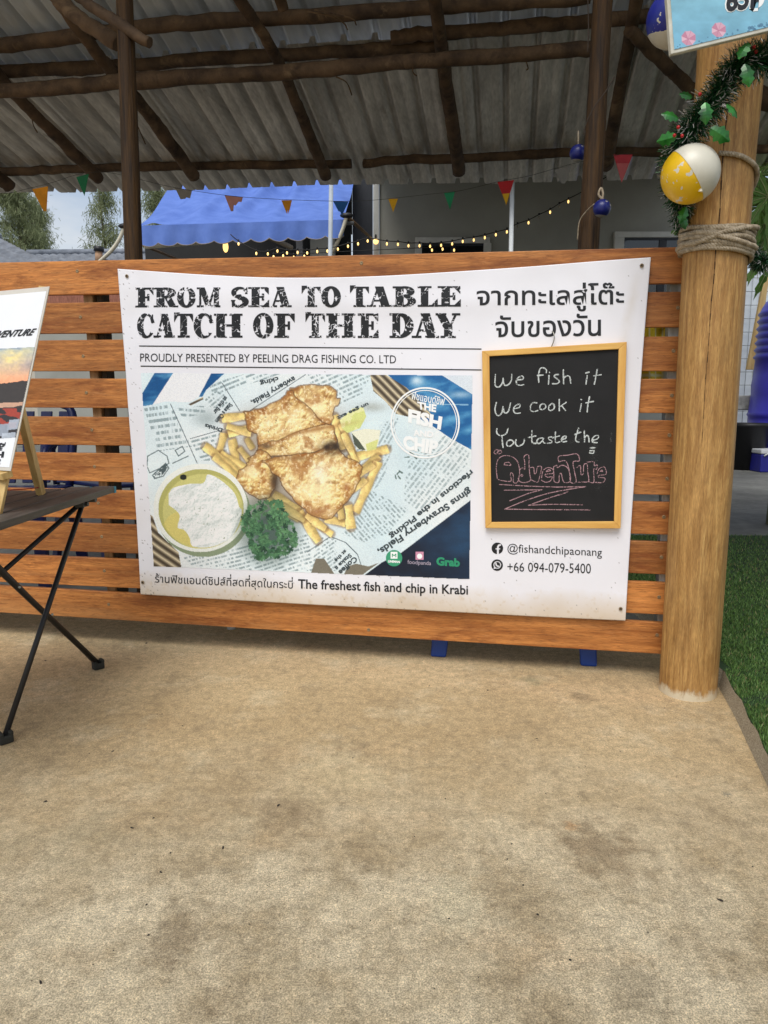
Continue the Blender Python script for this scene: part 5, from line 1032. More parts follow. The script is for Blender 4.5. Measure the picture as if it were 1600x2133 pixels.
log([(758, 342), (830, 333), (960, 330), (1100, 322), (1230, 315), (1420, 316), (1640, 308)], 9, -.03, 'purlin', seed=5)
log([(-160, 200), (0, 189), (140, 182), (250, 170), (420, 160), (600, 150), (800, 133), (950, 122), (1100, 112), (1236, 101)], 14.5, -.20, 'tie_beam', seed=6)
log([(-120, -30), (0, 160), (70, 235), (140, 305), (205, 371)], 12, -.105, 'rafter', seed=7)
log([(-120, 280), (-60, 328), (20, 388)], 13, -.105, 'rafter', seed=8)
log([(60, -90), (120, 0), (180, 82), (238, 155), (300, 225), (350, 293), (404, 366)], 13, -.10, 'rafter', seed=9)
log([(462, -60), (510, 15), (545, 65), (585, 138), (620, 220), (650, 295), (679, 367)], 11.5, -.105, 'rafter', seed=10)
log([(902, -60), (908, 15), (920, 100), (930, 180), (944, 270), (956, 356)], 14, -.105, 'rafter', seed=11)
log([(1345, -80), (1326, 0), (1308, 100), (1285, 220), (1264, 344)], 13, -.105, 'rafter', seed=12)
log([(1310, 62), (1355, 105), (1400, 148), (1440, 188), (1520, 260)], 13, -.14, 'brace', seed=13); log([(1480, -40), (1500, 60), (1530, 160), (1580, 200), (1640, 215)], 22, -.12, 'rafter', seed=19)
log([(560, -80), (578, -20), (590, 17)], 12, -.08, 'brace', seed=16)
DP = .42
log([(80, -70), (122, 0), (180, 48), (246, 92)], 15, 0, 'brace', seed=14, plane=lambda x, y: NP(x, y, DP+.12)); log([(120, -40), (172, 0), (240, 45), (312, 90)], 11, 0, 'brace', seed=15, plane=lambda x, y: NP(x, y, DP-.02))
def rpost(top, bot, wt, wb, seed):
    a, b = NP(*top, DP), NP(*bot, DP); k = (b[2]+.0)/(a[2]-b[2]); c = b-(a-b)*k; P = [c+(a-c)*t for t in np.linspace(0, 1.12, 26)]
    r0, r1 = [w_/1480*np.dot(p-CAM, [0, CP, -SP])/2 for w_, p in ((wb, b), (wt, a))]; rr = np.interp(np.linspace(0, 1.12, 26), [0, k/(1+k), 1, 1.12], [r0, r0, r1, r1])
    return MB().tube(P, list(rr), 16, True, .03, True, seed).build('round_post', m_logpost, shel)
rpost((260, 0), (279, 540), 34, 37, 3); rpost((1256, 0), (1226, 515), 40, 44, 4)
for pts in ([(905, 12), (955, 30), (1000, 26), (1020, 45)], [(1120, 0), (1135, 25), (1128, 60)]): pass
m_bark = M('peeling bark', lin(112, 88, 62), .8, col2=lin(60, 44, 30), vs=30)
for pts in (((640, 24), (690, 34), (716, 48), (724, 62)), ((700, 160), (722, 172), (733, 198)), ((655, 20), (700, 30), (735, 40), (742, 52)), ((862, 135), (860, 150), (868, 158)), ((1097, 130), (1100, 142), (1097, 146)), ((66, 245), (70, 262), (78, 276)), ((284, 255), (292, 275), (303, 300))):
    MB().tube(spline([RP(*p, -.24) for p in pts], 5), .0032, 5, True, .2).build('bark_strip', m_bark, shel)

# ================================================================== BUNTING
BD = 1.75
bun = thing('bunting', 'string of small coloured triangular flags hanging below the shelter roof edge', 'bunting', NP(640, 418, BD))
cordp = [(-150, 420), (0, 405), (66, 391), (110, 380), (160, 364), (210, 358), (260, 366), (300, 376), (350, 388), (420, 400), (500, 410), (600, 416), (700, 419), (760, 418), (820, 413), (890, 405), (960, 397), (1040, 378), (1100, 367), (1160, 350), (1215, 336), (1290, 322), (1330, 318)]
MB().tube(spline([NP(x, y, BD) for x, y in cordp], 4), .0012, 5).build('cord', M('bunting cord', lin(70, 66, 60), .8), bun)
for nm, P, c in (('orange', [(67, 394), (100, 388), (97, 440), (91, 440)], (222, 144, 16)), ('green', [(159, 369), (185, 362), (176, 408)], (22, 116, 70)), ('torn grey', [(364, 390), (400, 397), (396, 413), (388, 411), (386, 414), (376, 415)], (132, 124, 112)), ('torn pink', [(468, 407), (506, 411), (503, 421), (497, 420), (491, 428), (487, 427), (486, 440), (481, 440)], (190, 134, 122)),
                 ('split orange', [(586, 417), (608, 417), (604, 435), (600.5, 445), (600, 436), (598, 446), (592, 432)], (214, 140, 22)), ('blue', [(694, 419), (726, 420), (712, 450), (709, 441), (705, 440)], (24, 92, 158)), ('yellow', [(809, 414), (829, 414), (819, 442)], (222, 164, 10)), ('green', [(925, 402), (948, 399), (937.5, 437)], (26, 134, 84)),
                 ('red and yellow', [(1036, 379), (1071, 375), (1055, 427)], (186, 24, 30)), ('faded grey', [(1155, 354), (1191, 345), (1180, 377), (1176, 383), (1169, 381)], (124, 120, 112)), ('red', [(1278, 322), (1318, 322), (1295, 381)], (186, 52, 62))):
    mm = M(nm+' pennant '+str(P[0][0]), lin(*c), .75, col2=lin(*[k*.86 for k in c]), vs=12); P3 = [NP(*p, BD+.002) for p in P]
    f = MB().prism(P3, N*.0012).build('flag', mm, bun); f['label'] = nm+' flag'
    if nm == 'red and yellow': MB().prism([NP(*p, BD-.001) for p in ((1046.5, 404), (1062, 402.5), (1054.5, 427))], N*.001).build('flag_tip', M('yellow tip', lin(214, 164, 20), .75), f)
    if nm == 'red': MB().prism([NP(*p, BD-.001) for p in ((1284, 340), (1311, 340), (1295, 381))], N*.001).build('flag_tip', M('pink tip', lin(196, 96, 96), .75), f)

# ================================================================== HANGING FLOATS ON THE RIGHT SHELTER POST
bf = M('dark blue float', lin(24, 34, 104), .35, col2=lin(30, 40, 120), vs=20); 
for (x, y, r, d, lab) in ((1254, 434, 18, DP-.10, 'small dark blue float hanging by a rope low on the right shelter post'), (1204, 319, 17, DP+.10, 'small dark blue float peeping out high behind the right shelter post')):
    c = NP(x, y, d); rr = r/1480*np.dot(c-CAM, [0, CP, -SP]); t = thing('fishing_float', lab, 'float', c)
    MB().ball(c, rr, 32, 20).build('shell', two_tone('blue float %d' % x, lin(22, 32, 108), lin(170, 166, 158), (.1, -.1, .98), -rr*.78), t)
    if y > 400:
        MB().tube(spline([c+Z*rr, NP(1247, 405, d), NP(1252, 392, d), NP(1256, 402, d), c+Z*rr*.95], 5), .004, 6).build('rope_loop', m_rope, t)
        MB().tube(spline([NP(1238, 425, d), NP(1222, 440, DP-.06), NP(1207, 462, DP-.04), NP(1203, 500, DP-.04)], 5), .0022, 6).build('tail_rope', m_rope, t)
    else: MB().tube(spline([c+Z*rr, c+Z*(rr+.05)+N*.02], 3), .003, 6).build('rope_loop', m_rope, t)
wr = MB().tube(spline([NP(x, y, DP-.07) for x, y in ((1224, -20), (1226, 60), (1224, 110))], 5), .002, 6).tube(spline([NP(x, y, DP-.09) for x, y in ((1280, 160), (1262, 190), (1240, 220), (1222, 255), (1216, 280))], 5), .002, 6).build('wire', M('old wire', lin(60, 48, 38), .7), shel)

# ================================================================== NEIGHBOURING HOUSE, AWNING, STRING LIGHTS, POLES
HY = 8.8
house = thing('grey_house', 'grey walled house with white framed windows seen below the shelter roof', 'house', at(1100, 835, HY)*np.array([1, 1, 0]))
hp = lambda x, y, dy=0: at(x, y, HY+dy)
def hw(name, x0, y0, x1, y1, mat, dy=0.0, th=.12, par=None, floor=False):
    a, b = hp(x0, y0, dy), hp(x1, y1, dy); z0 = 0 if floor else b[2]
    return MB().hexa([(a[0], a[1], z0), (b[0], a[1], z0), (b[0], a[1], a[2]), (a[0], a[1], a[2]), (a[0], a[1]+th, z0), (b[0], a[1]+th, z0), (b[0], a[1]+th, a[2]), (a[0], a[1]+th, a[2])]).build(name, mat, par or house, bevel=.004)
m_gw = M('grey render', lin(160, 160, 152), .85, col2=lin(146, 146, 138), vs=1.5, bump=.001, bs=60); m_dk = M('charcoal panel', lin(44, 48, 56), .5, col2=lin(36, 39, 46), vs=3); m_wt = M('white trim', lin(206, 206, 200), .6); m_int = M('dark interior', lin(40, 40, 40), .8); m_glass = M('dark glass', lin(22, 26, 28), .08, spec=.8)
hw('wall', 790, 250, 1478, 835, m_gw, .0, .2, floor=True)
pa, pb_ = at(778, 250, 5.4), at(1470, 250, 5.4); xr = at(1478, 835, HY)[0]; xl = at(775, 835, HY)[0]
MB().slab([(pa[0], 5.35, 2.50), (pb_[0]+.4, 5.35, 2.50), (xr+.2, 9.0, 3.72), (xl, 9.0, 3.72)], (0, 0, .05)).build('unseen_shade_roof', M('shade roof metal', lin(120, 120, 120), .6, col2=lin(96, 96, 96), vs=3), house)  # slab added above the line of sight to shade the house wall
hw('corner_trim', 777, 250, 790, 835, m_wt, -.05, .2, floor=True); hw('dark_panel', 733, 250, 777, 835, m_dk, -.03, .2, floor=True)
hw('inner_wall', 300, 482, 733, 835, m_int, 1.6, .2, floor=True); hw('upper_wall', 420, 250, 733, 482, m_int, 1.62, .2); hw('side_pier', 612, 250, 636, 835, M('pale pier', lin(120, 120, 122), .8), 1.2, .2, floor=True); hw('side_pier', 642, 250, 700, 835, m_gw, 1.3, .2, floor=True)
MB().slab([hp(440, 250, .1), hp(1478, 250, .1), hp(1478, 250, 2.2), hp(440, 250, 2.2)], (0, 0, .12)).build('eave', m_gw, house)
for x0, y0, x1, y1 in ((865, 494, 1021, 640), (1281, 482, 1474, 640)):
    fr = hw('window', x0, y0, x1, y0+12, m_wt, -.05, .08)
    for a in ((x0, y0+12, x0+13, y1), (x1-13, y0+12, x1, y1)): hw('window_frame', *a, m_wt, -.05, .08, fr)
    hw('pane', x0+13, y0+12, x1-13, y1, m_glass, -.02, .03, fr)
    hw('sash', x0+13, y0+12, x1-13, y0+18, m_dk, -.03, .03, fr); hw('sash', (x0+x1)/2-4, y0+18, (x0+x1)/2+4, y1, m_dk, -.03, .03, fr)
# awning
awn = thing('blue_awning', 'blue fabric awning with a scalloped valance over a dark shop front', 'awning', at(500, 835, 6.9)*np.array([1, 1, 0]))
m_aw = M('blue awning cloth', lin(98, 126, 196), .8, col2=lin(84, 112, 182), vs=6, spec=.2)
TLa, TRa = at(378, 330, 8.7), at(742, 352, 8.7); BLa, BRa = at(290, 470, 6.7), at(716, 457, 6.7)
nu_, nv_ = 90, 40; S_, T_ = np.meshgrid(np.linspace(0, 1, nu_), np.linspace(0, 1, nv_)); S_, T_ = S_.ravel()[:, None], T_.ravel()[:, None]
sag = -.10*np.sin(np.pi*T_)*(.7+.3*np.cos(S_*6.28*1.5))+.07*np.exp(-((S_-.22-.28*(1-T_))/.035)**2)*np.sin(np.pi*T_)+.06*np.exp(-((S_-.40-.22*(1-T_))/.03)**2)*np.sin(np.pi*T_)+.02*np.exp(-((S_-.07-.2*(1-T_))/.03)**2)+.05*np.exp(-((S_-.62-.12*(1-T_))/.03)**2)*np.sin(np.pi*T_)+.018*np.sin(S_*34-T_*9)*np.sin(np.pi*T_)
P_ = (TLa*(1-S_)+TRa*S_)*(1-T_)+(BLa*(1-S_)+BRa*S_)*T_+Z*sag
cl = obj_np('canopy', P_, grid_quads(nu_, nv_), m_aw, awn, True)
Sv = np.linspace(0, 1, 300); drop = .155+.03*np.abs(np.sin(Sv*np.pi*11))**.7-.02*Sv; rowp = []
for t in np.linspace(0, 1, 8): rowp.append(BLa*(1-Sv[:, None])+BRa*Sv[:, None]-Z*(drop*t)[:, None]+np.outer(.012*np.sin(Sv*60+1)*t+.01*np.sin(Sv*23)*t, [0, -1, 0]))
obj_np('valance', np.concatenate(rowp), grid_quads(300, 8), m_aw, awn, True)
MB().tube(list(rowp[-1]), .0045, 6).build('valance_piping', M('dull piping', lin(140, 132, 126), .7), awn)
MB().tube([BLa-np.array([.06, -.05, .02]), BRa+np.array([.09, .05, -.02])], .016, 10).build('front_bar', M('bar metal', lin(120, 122, 124), .5, .3), awn)
m_arm = M('cream arm', lin(214, 208, 188), .6)
for p in ([(260, 471, 6.7), (250, 496, 6.72), (234, 520, 6.75), (212, 541, 6.8), (190, 560, 6.9)], [(722, 449, 6.66), (716, 472, 6.68), (706, 498, 6.72), (694, 522, 6.8), (684, 545, 6.9)]):
    MB().tube(spline([at(*k) for k in p], 5), .017, 8).build('arm', m_arm, awn); MB().ball(at(*p[0]), .035, 12, 8, (1.7, 1, .7)).build('joint', m_dark, awn)
MB().tube([at(724, 452, 6.7), at(775, 498, 8.6)], .016, 8).build('arm', M('brown arm', lin(112, 88, 62), .6), awn); MB().tube([at(300, 512, 7.0), at(420, 503, 7.2)], .03, 8).build('cross_bar', m_arm, awn); MB().tube([at(300, 512, 7.0), at(390, 548, 8.6)], .014, 8).build('arm', M('brown stay', lin(120, 98, 78), .6), awn)
MB().tube([at(545, 486, 7.2), at(606, 515, 9.0)], .03, 8).build('cross_bar', M('tan bar', lin(150, 130, 104), .6), awn)
# white poles
for x0, x1, yt, Yd, c, lab in ((690, 688, 385, 5.6, (176, 184, 192), 'grey metal pole standing in front of the blue awning'), (1067.5, 1064.5, 369, 5.6, (226, 230, 230), 'white metal pole standing in front of the grey house wall')):
    a, b = at(x0, yt, Yd), at(x1, 520, Yd); k = b+(b-a)*(b[2]/(a[2]-b[2])); p = MB().tube([k, a], .0165, 14).ball(a, .0168, 14, 8).build('metal_pole', M('pole %d' % x0, lin(*c), .45, col2=lin(*[q*.92 for q in c]), vs=4)); tag(p, lab, 'pole')
# string lights
LY = 6.2
stl = thing('string_lights', 'string of small warm glowing bulbs looped before the awning and the house', 'string lights', at(800, 505, LY))
bulbs = [(497, 508), (534, 528), (558, 529), (578, 523), (598, 527), (620, 526), (640, 527), (661, 524), (682, 523), (704, 519), (725, 513), (746, 508), (766, 502), (806, 508), (829, 509), (851, 512), (874, 512), (896, 513), (919, 511), (942, 508), (964, 503), (987, 500), (1010, 495), (1033, 489), (1056, 483), (1078, 472), (1101, 464), (1123, 453), (1146, 442), (1165, 430), (1184, 420)]
low_strand = [(570, 535), (590, 533), (612, 536), (634, 534), (900, 521), (922, 519), (946, 521)]
MB().tube(spline([at(480, 488, LY)]+[at(x, y-6, LY) for x, y in bulbs]+[at(1215, 398, LY), at(1290, 352, LY)], 3), .004, 5).build('cable', M('black cable', lin(40, 38, 36), .7), stl)
m_bulb = M('warm bulb', lin(255, 226, 150), .3, emit=(1, .60, .20, 1), estr=1.15); m_off = M('unlit bulb', lin(120, 112, 96), .3); m_sock = M('bulb socket', lin(30, 30, 30), .6)
MB().tube(spline([at(x, y-6, LY+.15) for x, y in low_strand], 3), .003, 5).build('cable', bpy.data.materials['black cable'], stl)
for i, (x, y) in enumerate(bulbs+low_strand):
    c = at(x, y, LY+(.15 if i >= len(bulbs) else 0)); off_ = i in (25, 27, 29); b = MB().ball(c, .009 if off_ else .0098, 12, 8, (.8, .8, 1.35)).build('bulb', m_off if off_ else m_bulb, stl); OFF[b.name] = OFF[stl.name]; MB().tube([c+Z*.018, c+Z*.034], .0075, 8).build('socket', m_sock, b)
lamp = thing('pendant_lamp', 'warm glowing pendant bulb hanging under the blue awning', 'lamp', at(470, 518, 7.3)); MB().ball(at(470, 514, 7.3), .03, 14, 10, (.9, .9, 1.8)).build('bulb', m_bulb, lamp); MB().tube([at(470, 505, 7.3), at(471, 470, 7.3)], .008, 6).build('cord', m_sock, lamp)
lamp = thing('globe_lamp', 'round glowing lamp against the white corner trim of the house', 'lamp', at(783, 503, 8.6)); MB().ball(at(783, 503, 8.55), .032, 14, 10).build('globe', m_bulb, lamp); MB().tube([at(783, 503, 8.55)+Z*.03, at(783, 490, 8.7)], .012, 8).build('bracket', m_sock, lamp)

# ================================================================== TILED ROOFS, FAR WALL, TREES
m_tile = M('grey roof tile', lin(126, 132, 142), .6, col2=lin(92, 98, 108), vs=4, bump=.0)
def tiles(name, label, ridge0, ridge1, eave0, eave1, rows, colsn, wallz=0):
    A_, B_, C_, D_ = [np.asarray(p, float) for p in (ridge0, ridge1, eave1, eave0)]; t = thing(name, label, 'house', np.array([(C_[0]+D_[0])/2, (C_[1]+D_[1])/2, 0]))
    nn_ = np.cross(B_-A_, D_-A_); nn_ /= np.linalg.norm(nn_); nn_ = nn_ if nn_[2] > 0 else -nn_
    co = []; 
    for r_ in range(rows):
        for e, lift in ((0, .0), (1, .05)):
            f = (r_+e)/rows; row_ = [(A_*(1-f)+D_*f)*(1-k/(colsn*4))+(B_*(1-f)+C_*f)*(k/(colsn*4))+nn_*(lift+.03*abs(math.sin(k*math.pi/4))) for k in range(colsn*4+1)]; co += row_
    obj_np('tiled_roof', np.array(co), grid_quads(colsn*4+1, rows*2), m_tile, t, False)
    MB().tube([A_+nn_*.06, B_+nn_*.06], .09, 8).build('ridge', m_tile, t)
    wz = min(C_[2], D_[2])-.05; d_ = np.array([(A_[0]-D_[0])*.12, (A_[1]-D_[1])*.12, 0]); a, b = D_+d_, C_+d_
    MB().slab([(a[0], a[1], wz), (b[0], b[1], wz), (b[0], b[1], 0), (a[0], a[1], 0)], (0, .3, 0)).build('wall', M('cream wall '+name, lin(196, 190, 176), .85, col2=lin(178, 172, 158), vs=2), t)
    return t
tiles('tiled_house', 'nearer grey tiled roof sloping down at the far left above the fence', at(-420, 478, 17.5), at(2, 500, 17.5), at(-460, 596, 14.2), at(112, 556, 14.6), 12, 18)
tiles('tiled_house', 'lower grey tiled roof in the distance left of the dark shelter post', at(58, 531, 22), at(420, 527, 22), at(60, 566, 20), at(440, 562, 20), 8, 24)
bw = thing('brick_wall', 'low red brown wall seen through the fence gaps at the left', 'wall', at(150, 760, 12)*np.array([1, 1, 0])); a, b = at(60, 600, 12), at(256, 660, 12)
MB().box(((a[0]+b[0])/2, 12.1, (a[2]+b[2])/2), ((b[0]-a[0])/2, 0, 0), (0, .1, 0), (0, 0, (a[2]-b[2])/2)).build('brick_face', M('red brick', lin(168, 112, 92), .85, col2=lin(120, 74, 58), vs=9, stretch=(6, 1, 1)), bw); MB().box(((a[0]+b[0])/2, 12.1, b[2]/2), ((b[0]-a[0])/2, 0, 0), (0, .11, 0), (0, 0, b[2]/2)).build('plinth', m_gw, bw)
m_bark2 = M('grey trunk', lin(112, 102, 88), .9, col2=lin(70, 62, 52), vs=4, bump=.01)
def leafy(name):
    m = M_attr(name, .7); t = m.node_tree; L = t.links.new; a = [q for q in t.nodes if q.type == 'ATTRIBUTE'][0]; p = t.nodes['Principled BSDF']; o_ = [q for q in t.nodes if q.type == 'OUTPUT_MATERIAL'][0]
    tr_ = t.nodes.new('ShaderNodeBsdfTranslucent'); L(a.outputs['Color'], tr_.inputs['Color']); x = t.nodes.new('ShaderNodeMixShader'); x.inputs[0].default_value = .45; L(p.outputs[0], x.inputs[1]); L(tr_.outputs[0], x.inputs[2]); L(x.outputs[0], o_.inputs[0]); return m
def feather_tree(px, ybase, ytop, Y, wpx, dens, seed, label, bare=0.0):
    g = np.random.default_rng(seed); top = at(px, ytop, Y); base = np.array([top[0], Y, 0.]); H = top[2]; Wm = wpx/1480*Y
    t = thing('feathery_tree', label, 'tree', base, 'feathery trees behind the tiled roofs')
    lean = g.normal(0, .02, 2); tr_ = [base+np.array([lean[0]*z+.08*math.sin(z*.7+seed), lean[1]*z, z]) for z in np.linspace(0, H, 14)]; mb = MB().tube(tr_, list(np.linspace(.16, .02, 14)*H/9), 8); tp_ = []
    nb = int(64*dens)
    for k in range(nb):
        f = g.uniform(.22, 1)**.8; z = H*f; c = base+np.array([lean[0]*z, lean[1]*z, z]); a = g.uniform(0, 6.28); prof_ = (min(1, (1.02-f)*2.2))**.75*min(1, .5+f); L_ = Wm*.5*prof_*g.uniform(.45, 1.08)+.12
        e = c+np.array([math.cos(a)*L_, math.sin(a)*L_, L_*g.uniform(.15, .75)]); m_ = (c+e)/2+Z*L_*.12; mb.tube([c, m_, e], [.03*H/9, .018*H/9, .006], 4)
        for q in range(int(7*dens)+3):
            s = g.uniform(.25, 1.05); tp_.append(c*(1-s)**2+2*m_*s*(1-s)+e*s*s+g.normal(0, .10*H/9, 3))
    mb.build('trunk', m_bark2, t); tp_ = np.array(tp_); n_ = 20; C_ = np.repeat(tp_, n_, 0)+g.normal(0, .17*H/9, (len(tp_)*n_, 3))*np.array([1, 1, .8]); m_ = len(C_)
    d = g.normal(0, .45, (m_, 3)); d[:, 2] -= .75; d /= np.linalg.norm(d, axis=1)[:, None]; L_ = g.uniform(.10, .26, m_)[:, None]*H/9; wv = np.cross(d, g.normal(0, 1, (m_, 3))); wv /= np.linalg.norm(wv, axis=1)[:, None]; wv *= .011*H/9
    co = np.stack([C_-wv, C_+wv, C_+d*L_+wv*.4, C_+d*L_-wv*.4], 1).reshape(-1, 3); cl_ = np.repeat(np.repeat(g.uniform(0, 1, (len(tp_), 1)), n_, 0)*.7+g.uniform(0, .3, (m_, 1)), 4, 0)
    o = obj_np('crown', co, np.arange(m_*4).reshape(-1, 4), bpy.data.materials.get('feathery foliage') or leafy('feathery foliage'), t, cols=np.array([.13, .165, .075])*(1-cl_)+np.array([.36, .40, .22])*cl_)
feather_tree(22, 540, 372, 27, 150, 1.5, 3, 'big dense feathery tree at the far left behind the tiled roof'); feather_tree(-70, 540, 340, 29, 160, 1.4, 4, 'feathery tree leaning into view at the left edge of the photo'); feather_tree(88, 540, 420, 30, 80, 1.1, 8, 'short feathery tree at the right flank of the big dense one')
feather_tree(222, 540, 384, 27, 72, .85, 5, 'thin open feathery tree just left of the dark shelter post'); feather_tree(312, 540, 372, 28, 84, .8, 6, 'thin feathery tree right of the dark shelter post beside the awning')
bl = thing('chimney_pipe', 'small dark capped pipe standing on the far tiled roof', 'pipe', at(206, 545, 20.8)); MB().tube([at(206, 548, 20.8), at(206, 524, 20.8)], .10, 10).build('pipe', M('clay pipe', lin(176, 140, 110), .8), bl); MB().tube([at(206, 524, 20.8), at(206, 514, 20.8)], .14, 10).build('cap', m_dark, bl)

# ================================================================== BEHIND THE FENCE
m_bp = M('blue plastic', lin(22, 66, 148), .4, col2=lin(18, 54, 128), vs=6); m_bpd = M('dark blue plastic', lin(18, 30, 84), .4, col2=lin(14, 24, 70), vs=6)
def chair(c, rz, mat, label):
    t = thing('plastic_chair', label, 'chair', c, 'blue plastic chairs behind the fence'); ca, sa = math.cos(rz), math.sin(rz); W_ = lambda x, y, z: np.array([c[0]+x*ca-y*sa, c[1]+x*sa+y*ca, z])
    MB().slab([W_(-.22, -.22, .43), W_(.22, -.22, .43), W_(.23, .22, .41), W_(-.23, .22, .41)], (0, 0, .02)).build('seat', mat, t, bevel=.008)
    for sx_ in (-1, 1):
        for sy_ in (-1, 1):
            a = W_(sx_*.215, sy_*.21, .42); b = W_(sx_*.245, sy_*.255, 0); wv = np.array([ca, sa, 0])*.026; dv_ = np.array([-sa, ca, 0])*.014
            MB().hexa([b-wv-dv_, b+wv-dv_, b+wv+dv_, b-wv+dv_, a-wv*1.3-dv_, a+wv*1.3-dv_, a+wv*1.3+dv_, a-wv*1.3+dv_]).build('leg', mat, t, bevel=.006)
        MB().tube(spline([W_(sx_*.25, -.22, .42), W_(sx_*.27, -.2, .64), W_(sx_*.27, .1, .66), W_(sx_*.23, .24, .68)], 5), .017, 8).build('armrest', mat, t)
    bk = []
    for k in range(5):
        x = -.17+k*.085; MB().slab([W_(x-.026, .23, .44), W_(x+.026, .23, .44), W_(x*1.05+.028, .31, .80), W_(x*1.05-.028, .31, .80)], W_(0, .014, 0)-W_(0, 0, 0)).build('back_slat', mat, t, bevel=.004)
    MB().tube(spline([W_(-.21, .22, .42), W_(-.225, .3, .76), W_(-.15, .325, .84), W_(0, .33, .86), W_(.15, .325, .84), W_(.225, .3, .76), W_(.21, .22, .42)], 5), .02, 8).build('back_frame', mat, t); return t
fA = ground(892, 1366); fB = ground(1251, 1393); ctr = (fA+fB)/2+N*.27; chair(np.array([ctr[0], ctr[1], 0]), ANG, m_bp, 'blue plastic chair whose two legs show under the fence below the banner')
q = ground(30, 1205); chair(q, ANG+.25, m_bpd, 'dark blue plastic chair showing through the fence gaps beside the poster'); q = ground(262, 1170); chair(q, ANG-.5, m_bpd, 'dark blue plastic chair farther back through the gaps left of the banner')
ws = thing('plastic_stool', 'white plastic stool with one foot peeping under the fence below the banner', 'stool', ground(482, 1312)+N*.16)
wc = ground(482, 1310)+N*.16; MB().lathe(wc+Z*.44, [(0, .02), (.15, .02), (.16, .005), (.155, -.02)], 24).build('seat', m_white, ws)
for k in range(4): a = ANG-math.pi/2+k*math.pi/2; d_ = np.array([math.cos(a), math.sin(a), 0]); MB().tube([wc+d_*.16+Z*.0, wc+d_*.12+Z*.43], [.016, .02], 10).build('leg', m_white, ws)
ycl = thing('checked_cloth', 'yellow checked cloth hanging behind the right end of the fence', 'cloth', NP(1355, 740, .16)); mb = MB()
gX = np.linspace(1290, 1386, 40); gY = np.linspace(676, 792, 24); XX, YY = np.meshgrid(gX, gY); co = NP(XX.ravel(), YY.ravel(), .15)+np.outer(.012*np.sin(XX.ravel()/7), N)
cc = np.where((((XX-1290) % 15 < 1.8) | ((YY-676) % 26 < 3.2)).ravel()[:, None], [.72, .7, .45], [.75, .55, .03]); obj_np('cloth_sheet', co, grid_quads(40, 24), M_attr('checked cloth', .8), ycl, True, cc)
gx = np.linspace(1280, 1396, 4); rl = MB().tube([NP(1270, 674, .15), NP(1398, 674, .15)], .006, 8).build('hanging_rail', m_steel, ycl)

# ================================================================== RIGHT EDGE BACKGROUND
tk0 = at(1650, 968, 9.4); tk0 = np.array([tk0[0], 9.4, 0.0]); tank = thing('water_tank', 'tall ribbed dark blue plastic water tank beside the turf', 'tank', tk0)
zt = lambda y: at(1600, y, 9.4-.45)[2]
pr = [(.60, 0), (.60, .05), (.575, .09), (.575, .22)]
for y in (915, 890, 865): pr += [(.572, zt(y)-.03), (.59, zt(y)), (.572, zt(y)+.03)]
pr += [(.555, zt(820)), (.56, zt(800)), (.548, zt(780))]
for y in (738, 722, 706, 690, 674, 658, 642): pr += [(.535-(738-y)*.0002, zt(y)-.035), (.565-(738-y)*.0002, zt(y)), (.535-(738-y)*.0002, zt(y)+.035)]
pr += [(.50, zt(628)), (.46, zt(615)), (.36, zt(603)), (.2, zt(596)), (0, zt(594))]
MB().lathe(tk0, pr, 48).build('shell', M('violet blue plastic', lin(54, 48, 172), .38, col2=lin(44, 40, 150), vs=3), tank); MB().lathe(tk0+Z*zt(594), [(.18, -.03), (.2, .03), (.17, .08), (0, .09)], 24).build('lid', M('tank lid', lin(36, 32, 110), .4), tank)
b0 = at(1552, 972, 9.0); b0 = np.array([b0[0], 9.0, 0]); bn = thing('black_bin', 'black plastic tub standing before the blue water tank', 'bin', b0); MB().lathe(b0, [(.0, .0), (.20, .0), (.25, .52), (.275, .54), (.275, .58), (.24, .58), (.235, .50), (0, .48)], 28).build('tub', M('black tub', lin(24, 24, 26), .5), bn); MB().lathe(b0+Z*.5, [(.23, -.01), (.1, .015), (0, .0)], 20).build('contents', M('tub contents', lin(66, 60, 52), .9, bump=.01), bn)
c0 = at(1606, 962, 8.7); c0 = np.array([c0[0], 8.7, 0]); cl_ = thing('cool_box', 'blue cool box with a white lid on the floor by the tub', 'cool box', c0); MB().box(c0+Z*.11, (.2, 0, 0), (0, .14, 0), (0, 0, .11)).build('body', M('cooler blue', lin(34, 36, 130), .45), cl_, bevel=.015); MB().box(c0+Z*.25, (.205, 0, 0), (0, .145, 0), (0, 0, .027)).build('lid', M('cooler lid', lin(196, 198, 200), .5), cl_, bevel=.012); MB().tube([c0+np.array([-.17, -.15, .20]), c0+np.array([-.1, -.165, .25]), c0+np.array([.1, -.165, .25]), c0+np.array([.17, -.15, .20])], .01, 8).build('handle', m_white, cl_)
ch = thing('folding_chair', 'grey folding chair with a cloth seat behind the golden post', 'chair', np.array([at(1553, 860, 9.8)[0], 9.8, 0])); cx = at(1553, 860, 9.8)[0]
MB().box((cx, 9.8, .83), (.22, 0, 0), (0, .03, 0), (0, 0, .10)).build('backrest', M('grey cloth', lin(170, 170, 164), .9, col2=lin(130, 130, 124), vs=9), ch, bevel=.02); MB().box((cx, 9.6, .47), (.22, 0, 0), (0, .2, 0), (0, 0, .02)).build('seat', M('white cloth', lin(200, 200, 198), .9), ch, bevel=.01)
for s in (-1, 1): MB().tube([(cx+s*.2, 9.36, 0), (cx+s*.2, 9.8, .9)], .014, 8).build('leg', m_steel, ch); MB().tube([(cx+s*.22, 9.85, 0), (cx+s*.22, 9.42, .5)], .014, 8).build('leg', m_steel, ch)
